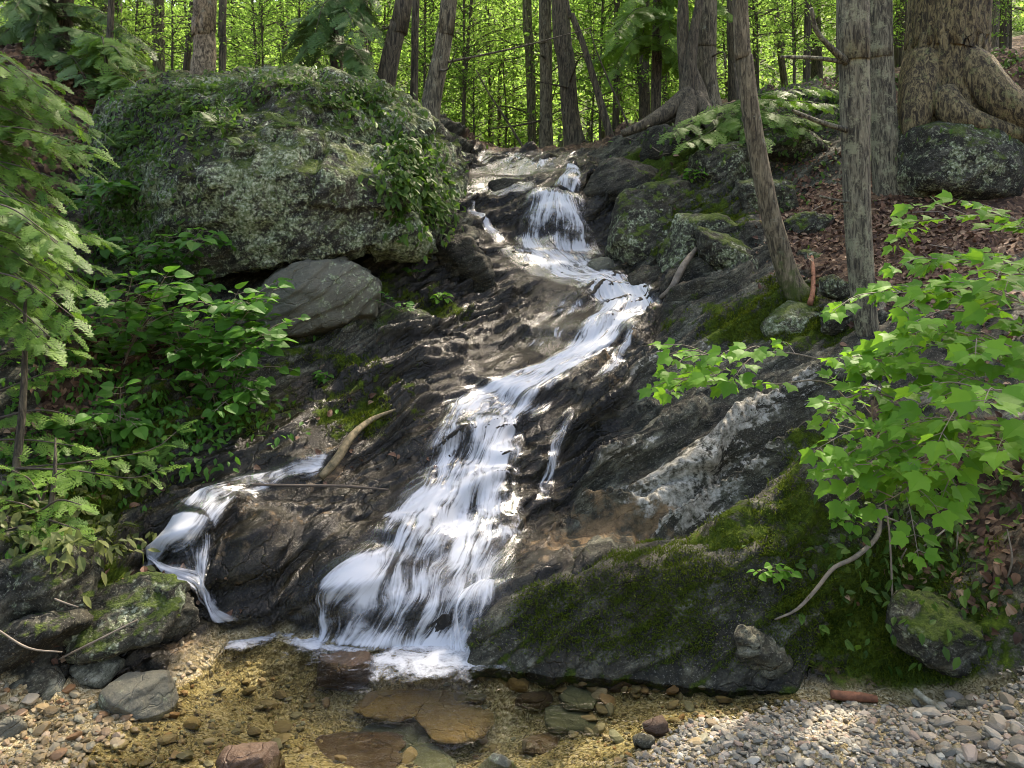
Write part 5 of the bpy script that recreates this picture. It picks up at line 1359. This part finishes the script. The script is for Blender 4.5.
ferns(5, (940, 1010, 540, 600), (.3, .5), 'tiny fern in the dark bank at the right edge', 'ferns in the dark right bank')
ferns(12, (690, 850, 95, 145), (.6, 1.0), 'fern on the right rim between the boulders', 'ferns on the right rim')
ferns(8, (880, 1010, 60, 110), (.7, 1.1), 'fern on the slope behind the old birch', 'ferns behind the old birch')
# polypody mats: many small leaves hanging on the right shoulder of the boulder
def mat_of(label, name, cells, mat, leaf, seed):
    g = np.random.default_rng(seed); pos, nrm = [], []
    for x, y, sx, sy, k in cells:
        for i in range(k):
            p, nn = hit_any(g.normal(x, sx), g.normal(y, sy))
            if p is not None: pos.append(p + nn * g.uniform(.0, .07)); nrm.append(nn)
    pos, nrm = np.array(pos), np.array(nrm)
    d = unit(nrm * .5 + np.array([0, 0, -.8]) + g.normal(size=pos.shape) * .45)
    up = unit(nrm + [0, 0, .6] + g.normal(size=pos.shape) * .35)
    V, Fi, A = scatter(L_SMALL[0], L_SMALL[1], pos, frames(d, up), leaf * g.uniform(.6, 1.2, len(pos)), g.uniform(0, 1, len(pos)))
    c = pos.mean(0)
    return tag(link(name, np_mesh(name, V - c, Fi, mat, {'rnd': A}, False), None, c), label, 'ground cover', kind='stuff')
mat_of('hanging mat of small fern leaves on the right shoulder of the big boulder', 'fern_foliage', [(408,150,16,16,260),(420,190,18,22,460),(398,178,15,14,180),(440,212,9,10,90),(365,110,26,12,200)], M_FERN, .075, 51)
mat_of('low dark ground cover along the top of the big boulder', 'undergrowth', [(180,100,45,16,600),(290,80,45,9,420),(140,140,30,26,520),(115,190,25,50,700),(205,120,28,14,200),(360,92,30,8,160),(140,235,35,20,260)], M_FERN, .05, 52)
mat_of('low leafy undergrowth on the left bank', 'undergrowth', [(60,300,50,60,500),(120,400,60,40,600),(50,470,40,30,350),(160,440,50,20,250),(60,200,40,60,350),(215,420,40,12,200)], M_HOB, .06, 53)
mat_of('low leafy undergrowth on the right rim and slope', 'undergrowth', [(760,120,60,20,420),(790,85,50,16,600),(840,80,40,14,300),(1000,45,30,20,350),(740,95,30,12,200),(680,130,30,12,160),(870,100,50,20,250),(980,70,50,25,300),(820,170,30,30,120),(900,560,50,50,220),(970,480,40,50,260)], M_FERN, .06, 54)
mat_of('pale grass blades and moss shoots on the lower left bank', 'grass', [(45,520,30,16,260),(30,500,25,10,160),(90,545,30,14,120),(110,470,20,12,100)], M_GRASS, .07, 55)

# ------------------------------------------------------------------ fallen leaves and twigs
def leaf_litter():
    g = np.random.default_rng(61); pos, nrm = [], []
    for x, y, sx, sy, k in [(885,225,45,32,1500),(960,235,40,22,900),(805,215,16,26,500),(835,190,30,30,400),(1000,330,25,60,250),(30,95,30,14,350),(130,360,60,50,450),(760,150,60,25,250),(970,570,40,40,200),(60,430,40,40,200),(400,440,60,30,40),(150,600,40,25,60),(60,640,40,20,40),(930,290,50,20,400)]:
        for i in range(k):
            p, nn = hit(g.normal(x, sx), g.normal(y, sy))
            if p is not None and p[2] > .05: pos.append(p + nn * .008); nrm.append(nn)
    pos, nrm = np.array(pos), np.array(nrm)
    d = rand_dirs(g, len(pos)); up = unit(nrm + g.normal(size=pos.shape) * .35)
    V, Fi, A = scatter(L_OVATE[0] * [1, .8, 1.6], L_OVATE[1], pos, frames(d, up), g.uniform(.025, .06, len(pos)), g.uniform(0, 1, len(pos)))
    tag(link('fallen_leaves', np_mesh('fallen_leaves', V, Fi, make_litter_mat(), {'rnd': A}, False)), 'brown fallen leaves strewn over the slopes', kind='stuff')
leaf_litter()
g = np.random.default_rng(71)
for i, (x, y) in enumerate([(860,205),(905,240),(950,250),(985,235),(820,210),(930,215),(1005,560),(960,560),(930,540),(905,560),(150,350),(120,440),(60,600),(100,640),(30,640),(890,520),(660,150),(630,140)]):
    p, nn = hit_any(x, y)
    if p is None: continue
    a = g.uniform(-.6, .6) + (0 if i < 6 or i > 9 else 1.4); L = g.uniform(.15, .4); d = np.array([math.cos(a), g.normal() * .2, math.sin(a) * .7])
    wood('twig', 'thin dry twig lying on the leaf litter of the bank', 'twig', [p - d * L / 2 + nn * .015, p + nn * .03 + g.normal(size=3) * .02, p + d * L / 2 + nn * .015], [.004, .005, .003], M_TWIG, 6, 10, group='dry twigs on the banks')

# ------------------------------------------------------------------ moss cushions: short shoots standing on the mossy rock
def moss():
    g = np.random.default_rng(77)
    mi = np.zeros(len(PB)); mi[near] = moss_at
    w = np.clip(mi + .45 * noise(PF * 7) * (mi > .2) - .45, 0, 1) * (PF[:, 1] < 8) * (PF[:, 1] > 3.2) * (np.abs(PF[:, 0]) < 4.5) * (A_bed < .3)
    k = g.choice(len(PF), 42000, p=w / w.sum())
    P = PF[k] + g.normal(size=(len(k), 3)) * .006
    N = unit(base_normal(P) + g.normal(size=P.shape) * .55)
    T = np.array([[0, -.16, 0], [1, 0, .1], [0, .16, 0], [0, 0, -.16], [.8, .1, .0], [0, 0, .16]], float)
    V, Fi, A = scatter(T, np.array([[0, 1, 2], [3, 4, 5]]), P, frames(N, unit(g.normal(size=P.shape))), g.uniform(.009, .024, len(k)) * (.6 + P[:, 1] / 8), g.uniform(0, 1, len(k)))
    tag(link('moss', np_mesh('moss', V, Fi, make_leaf_mat('moss_shoot', (.026, .044, .005), (.12, .165, .017), (.12, .17, .018), .3, .1), {'rnd': A}, False)), 'short green moss covering the damp ledges and banks', kind='stuff')
moss()
def slab_moss():
    g = np.random.default_rng(78); V0, F0 = SLABV
    a, b, c = V0[F0[:, 0]], V0[F0[:, 1]], V0[F0[:, 2]]; N = unit(np.cross(b - a, c - a))
    N *= np.sign((N * (a - V0.mean(0))).sum(-1, keepdims=True))
    w = np.clip(-N[:, 1] * .9 + 1.3 * noise(a * 4.5) - .35 + .55 * sstep(-.1, .7, a[:, 0]), 0, 1) * sstep(.05, .16, a[:, 2])
    k = g.choice(len(F0), 26000, p=w / w.sum()); P = a[k] + g.normal(size=(len(k), 3)) * .006
    T = np.array([[0, -.16, 0], [1, 0, .1], [0, .16, 0], [0, 0, -.16], [.8, .1, .0], [0, 0, .16]], float)
    V, Fi, A = scatter(T, np.array([[0, 1, 2], [3, 4, 5]]), P, frames(unit(N[k] + g.normal(size=P.shape) * .5), unit(g.normal(size=P.shape))), g.uniform(.009, .021, len(k)), g.uniform(0, 1, len(k)))
    tag(link('moss', np_mesh('moss', V, Fi, bpy.data.materials['moss_shoot'], {'rnd': A}, False)), 'short moss on the front of the long low ledge', kind='stuff')
slab_moss()
# ------------------------------------------------------------------ gravel and pebbles
def pebble_templates(k=12):
    out = []
    for i in range(k):
        bm = bmesh.new(); bmesh.ops.create_icosphere(bm, subdivisions=2 if i < 6 else 1, radius=1)
        V = np.array([v.co[:] for v in bm.verts]); Fi = np.array([[v.index for v in f.verts] for f in bm.faces]); bm.free()
        g = np.random.default_rng(200 + i)
        for c in range(7):                                   # knock flats off it
            n_ = unit(g.normal(size=3)); lim = g.uniform(.55, .85); e = V @ n_ - lim; V = V - np.maximum(e, 0)[:, None] * n_ * .9
        V = V * np.array([1, g.uniform(.6, .9), g.uniform(.35, .6)]) * (1 + .08 * noise(V * 2 + i))[:, None]
        out.append((V, Fi))
    return out
PT = pebble_templates()
M_PEB, M_BEDS = make_pebble_mat(), make_bedstone_mat()
def beach(x, y):
    """how much dry gravel lies at a spot (0..1), from the height above the water"""
    z = base_z(x, y); return sstep(-.06, .02, z) * (1 - sstep(.16, .3, z)) * (y < 3.58 - .14 * (np.abs(x) - .9))
def gravel(n, box, mat, size, name, label, seed, fn, zoff=.25, pr=None):
    g = np.random.default_rng(seed)
    x = g.uniform(box[0], box[1], n); y = g.uniform(box[2], box[3], n)
    k = g.uniform(0, 1, n) < fn(x, y); x, y = x[k], y[k]
    z = np.array([ground_z(a, b) for a, b in zip(x, y)])
    s = size[0] * np.exp(g.normal(0, .42, len(x))); s = np.clip(s, size[0] * .45, size[1])
    mb = MB(); ty = g.integers(6, 12, len(x)); rnd = g.uniform(0, 1, len(x)) if pr is None else pr(g, len(x))
    for t_ in range(6, 12):
        q = ty == t_
        d = unit(np.stack([g.normal(size=q.sum()), g.normal(size=q.sum()), g.normal(size=q.sum()) * .3], -1)); up = unit(np.array([0, 0, 1.0]) + g.normal(size=(q.sum(), 3)) * .35)
        V, Fi, A = scatter(PT[t_][0], PT[t_][1], np.stack([x[q], y[q], z[q] + s[q] * zoff], -1), frames(d, up), s[q], rnd[q])
        mb.add(V, Fi, A)
    tag(link(name, mb.mesh(name, mat, False)), label, kind='stuff')
rect = (.15, 2.5, 2.75, 3.75)
gravel(9000, rect, M_PEB, (.011, .022), 'gravel', 'pale mixed gravel bar at the lower right', 81, beach)
gravel(2600, (-2.6, -1.1, 2.75, 3.7), M_BEDS, (.013, .03), 'gravel', 'brown gravel on the left shore', 82, lambda x, y: beach(x, y) * .9)
gravel(2000, (-1.9, 1.2, 2.8, 4.0), M_BEDS, (.012, .035), 'bed_gravel', 'golden brown pebbles on the bed of the pool', 83, lambda x, y: (1 - sstep(-.02, .03, base_z(x, y))) * (.35 + .65 * sstep(-.25, -.05, base_z(x, y))))
# the pebbles that show largest, one by one
g = np.random.default_rng(91)
PM = {}
def pebble(x, y, s, label, group, mat, kind, zo=.3):
    key = (kind, mat.name)
    if key not in PM: PM[key] = np_mesh('pebble', PT[kind][0], PT[kind][1], mat, {'rnd': np.zeros(len(PT[kind][0]))}, False)
    o = link('pebble', PM[key], None, (x, y, ground_z(x, y) + s * zo)); o.scale = (s, s, s)
    o.rotation_euler = (g.normal() * .25, g.normal() * .25, g.uniform(0, 6.28))
    tag(o, label, 'pebble', group)
done = 0
def spread(n, pxbox, smin, smax, label, group, mat, test=None):
    k = 0
    for i in range(n * 6):
        if k >= n: break
        p, nn = hit(g.uniform(*pxbox[:2]), g.uniform(*pxbox[2:]))
        if p is None or p[1] > 3.9 or (test and not test(p)): continue
        k += 1; pebble(p[0], p[1], g.uniform(smin, smax), label, group, mat, int(g.integers(0, 6)))
spread(120, (690, 1015, 705, 766), .018, .032, 'larger pebble lying in the pale gravel bar at the lower right', 'pebbles on the gravel bar', M_PEB, lambda p: p[2] > .0)
spread(34, (920, 1022, 700, 766), .028, .05, 'cobble among the stones in the bottom right corner', 'cobbles in the bottom right corner', M_PEB, lambda p: p[2] > .0)
spread(40, (560, 740, 672, 745), .022, .05, 'brown stone on the shallow bed beside the gravel bar', 'stones on the shallow bed', M_BEDS)
spread(40, (2, 175, 690, 766), .022, .045, 'brown stone on the left shore', 'stones on the left shore', M_BEDS)
spread(36, (180, 500, 655, 764), .025, .06, 'golden stone on the bed of the pool', 'stones on the pool bed', M_BEDS, lambda p: p[2] < -.03)
# ------------------------------------------------------------------ light
SUN_EL, SUN_AZ = 52.0, 30.0         # the sun stands high behind the wood, to the right
w = bpy.data.worlds.new('World'); scene.world = w; w.use_nodes = True
nt = w.node_tree; nt.nodes.clear()
sky = nt.nodes.new('ShaderNodeTexSky'); sky.sky_type = 'NISHITA'; sky.sun_disc = False
sky.dust_density = 4.0; sky.ozone_density = .6
sky.sun_elevation = R(SUN_EL); sky.sun_rotation = R(SUN_AZ)
bg = nt.nodes.new('ShaderNodeBackground'); bg.inputs['Strength'].default_value = 0.15
wo = nt.nodes.new('ShaderNodeOutputWorld')
nt.links.new(sky.outputs[0], bg.inputs['Color']); nt.links.new(bg.outputs[0], wo.inputs['Surface'])
sd = bpy.data.lights.new('sun', 'SUN'); sd.energy = 2.7; sd.angle = R(0.6); sd.color = (1.0, .95, .86)
so = bpy.data.objects.new('sun', sd); COL.objects.link(so)
so.rotation_euler = (R(90 - SUN_EL), 0, R(180 - SUN_AZ)); so.location = (4, 12, 20)
vs = scene.view_settings
vs.view_transform = 'Standard'; vs.look = 'None'; vs.gamma = 1.0; vs.use_curve_mapping = False
vs.exposure = 2.15
vs.use_white_balance = True; vs.white_balance_temperature = 7500; vs.white_balance_tint = 14
cy = scene.cycles
cy.max_bounces = 5; cy.diffuse_bounces = 3; cy.glossy_bounces = 3; cy.transmission_bounces = 5; cy.transparent_max_bounces = 10
cy.use_denoising = True
cy.pixel_filter_type = 'BLACKMAN_HARRIS'; cy.filter_width = 1.0
cy.caustics_reflective = False; cy.caustics_refractive = False
cy.sample_clamp_indirect = 6.0
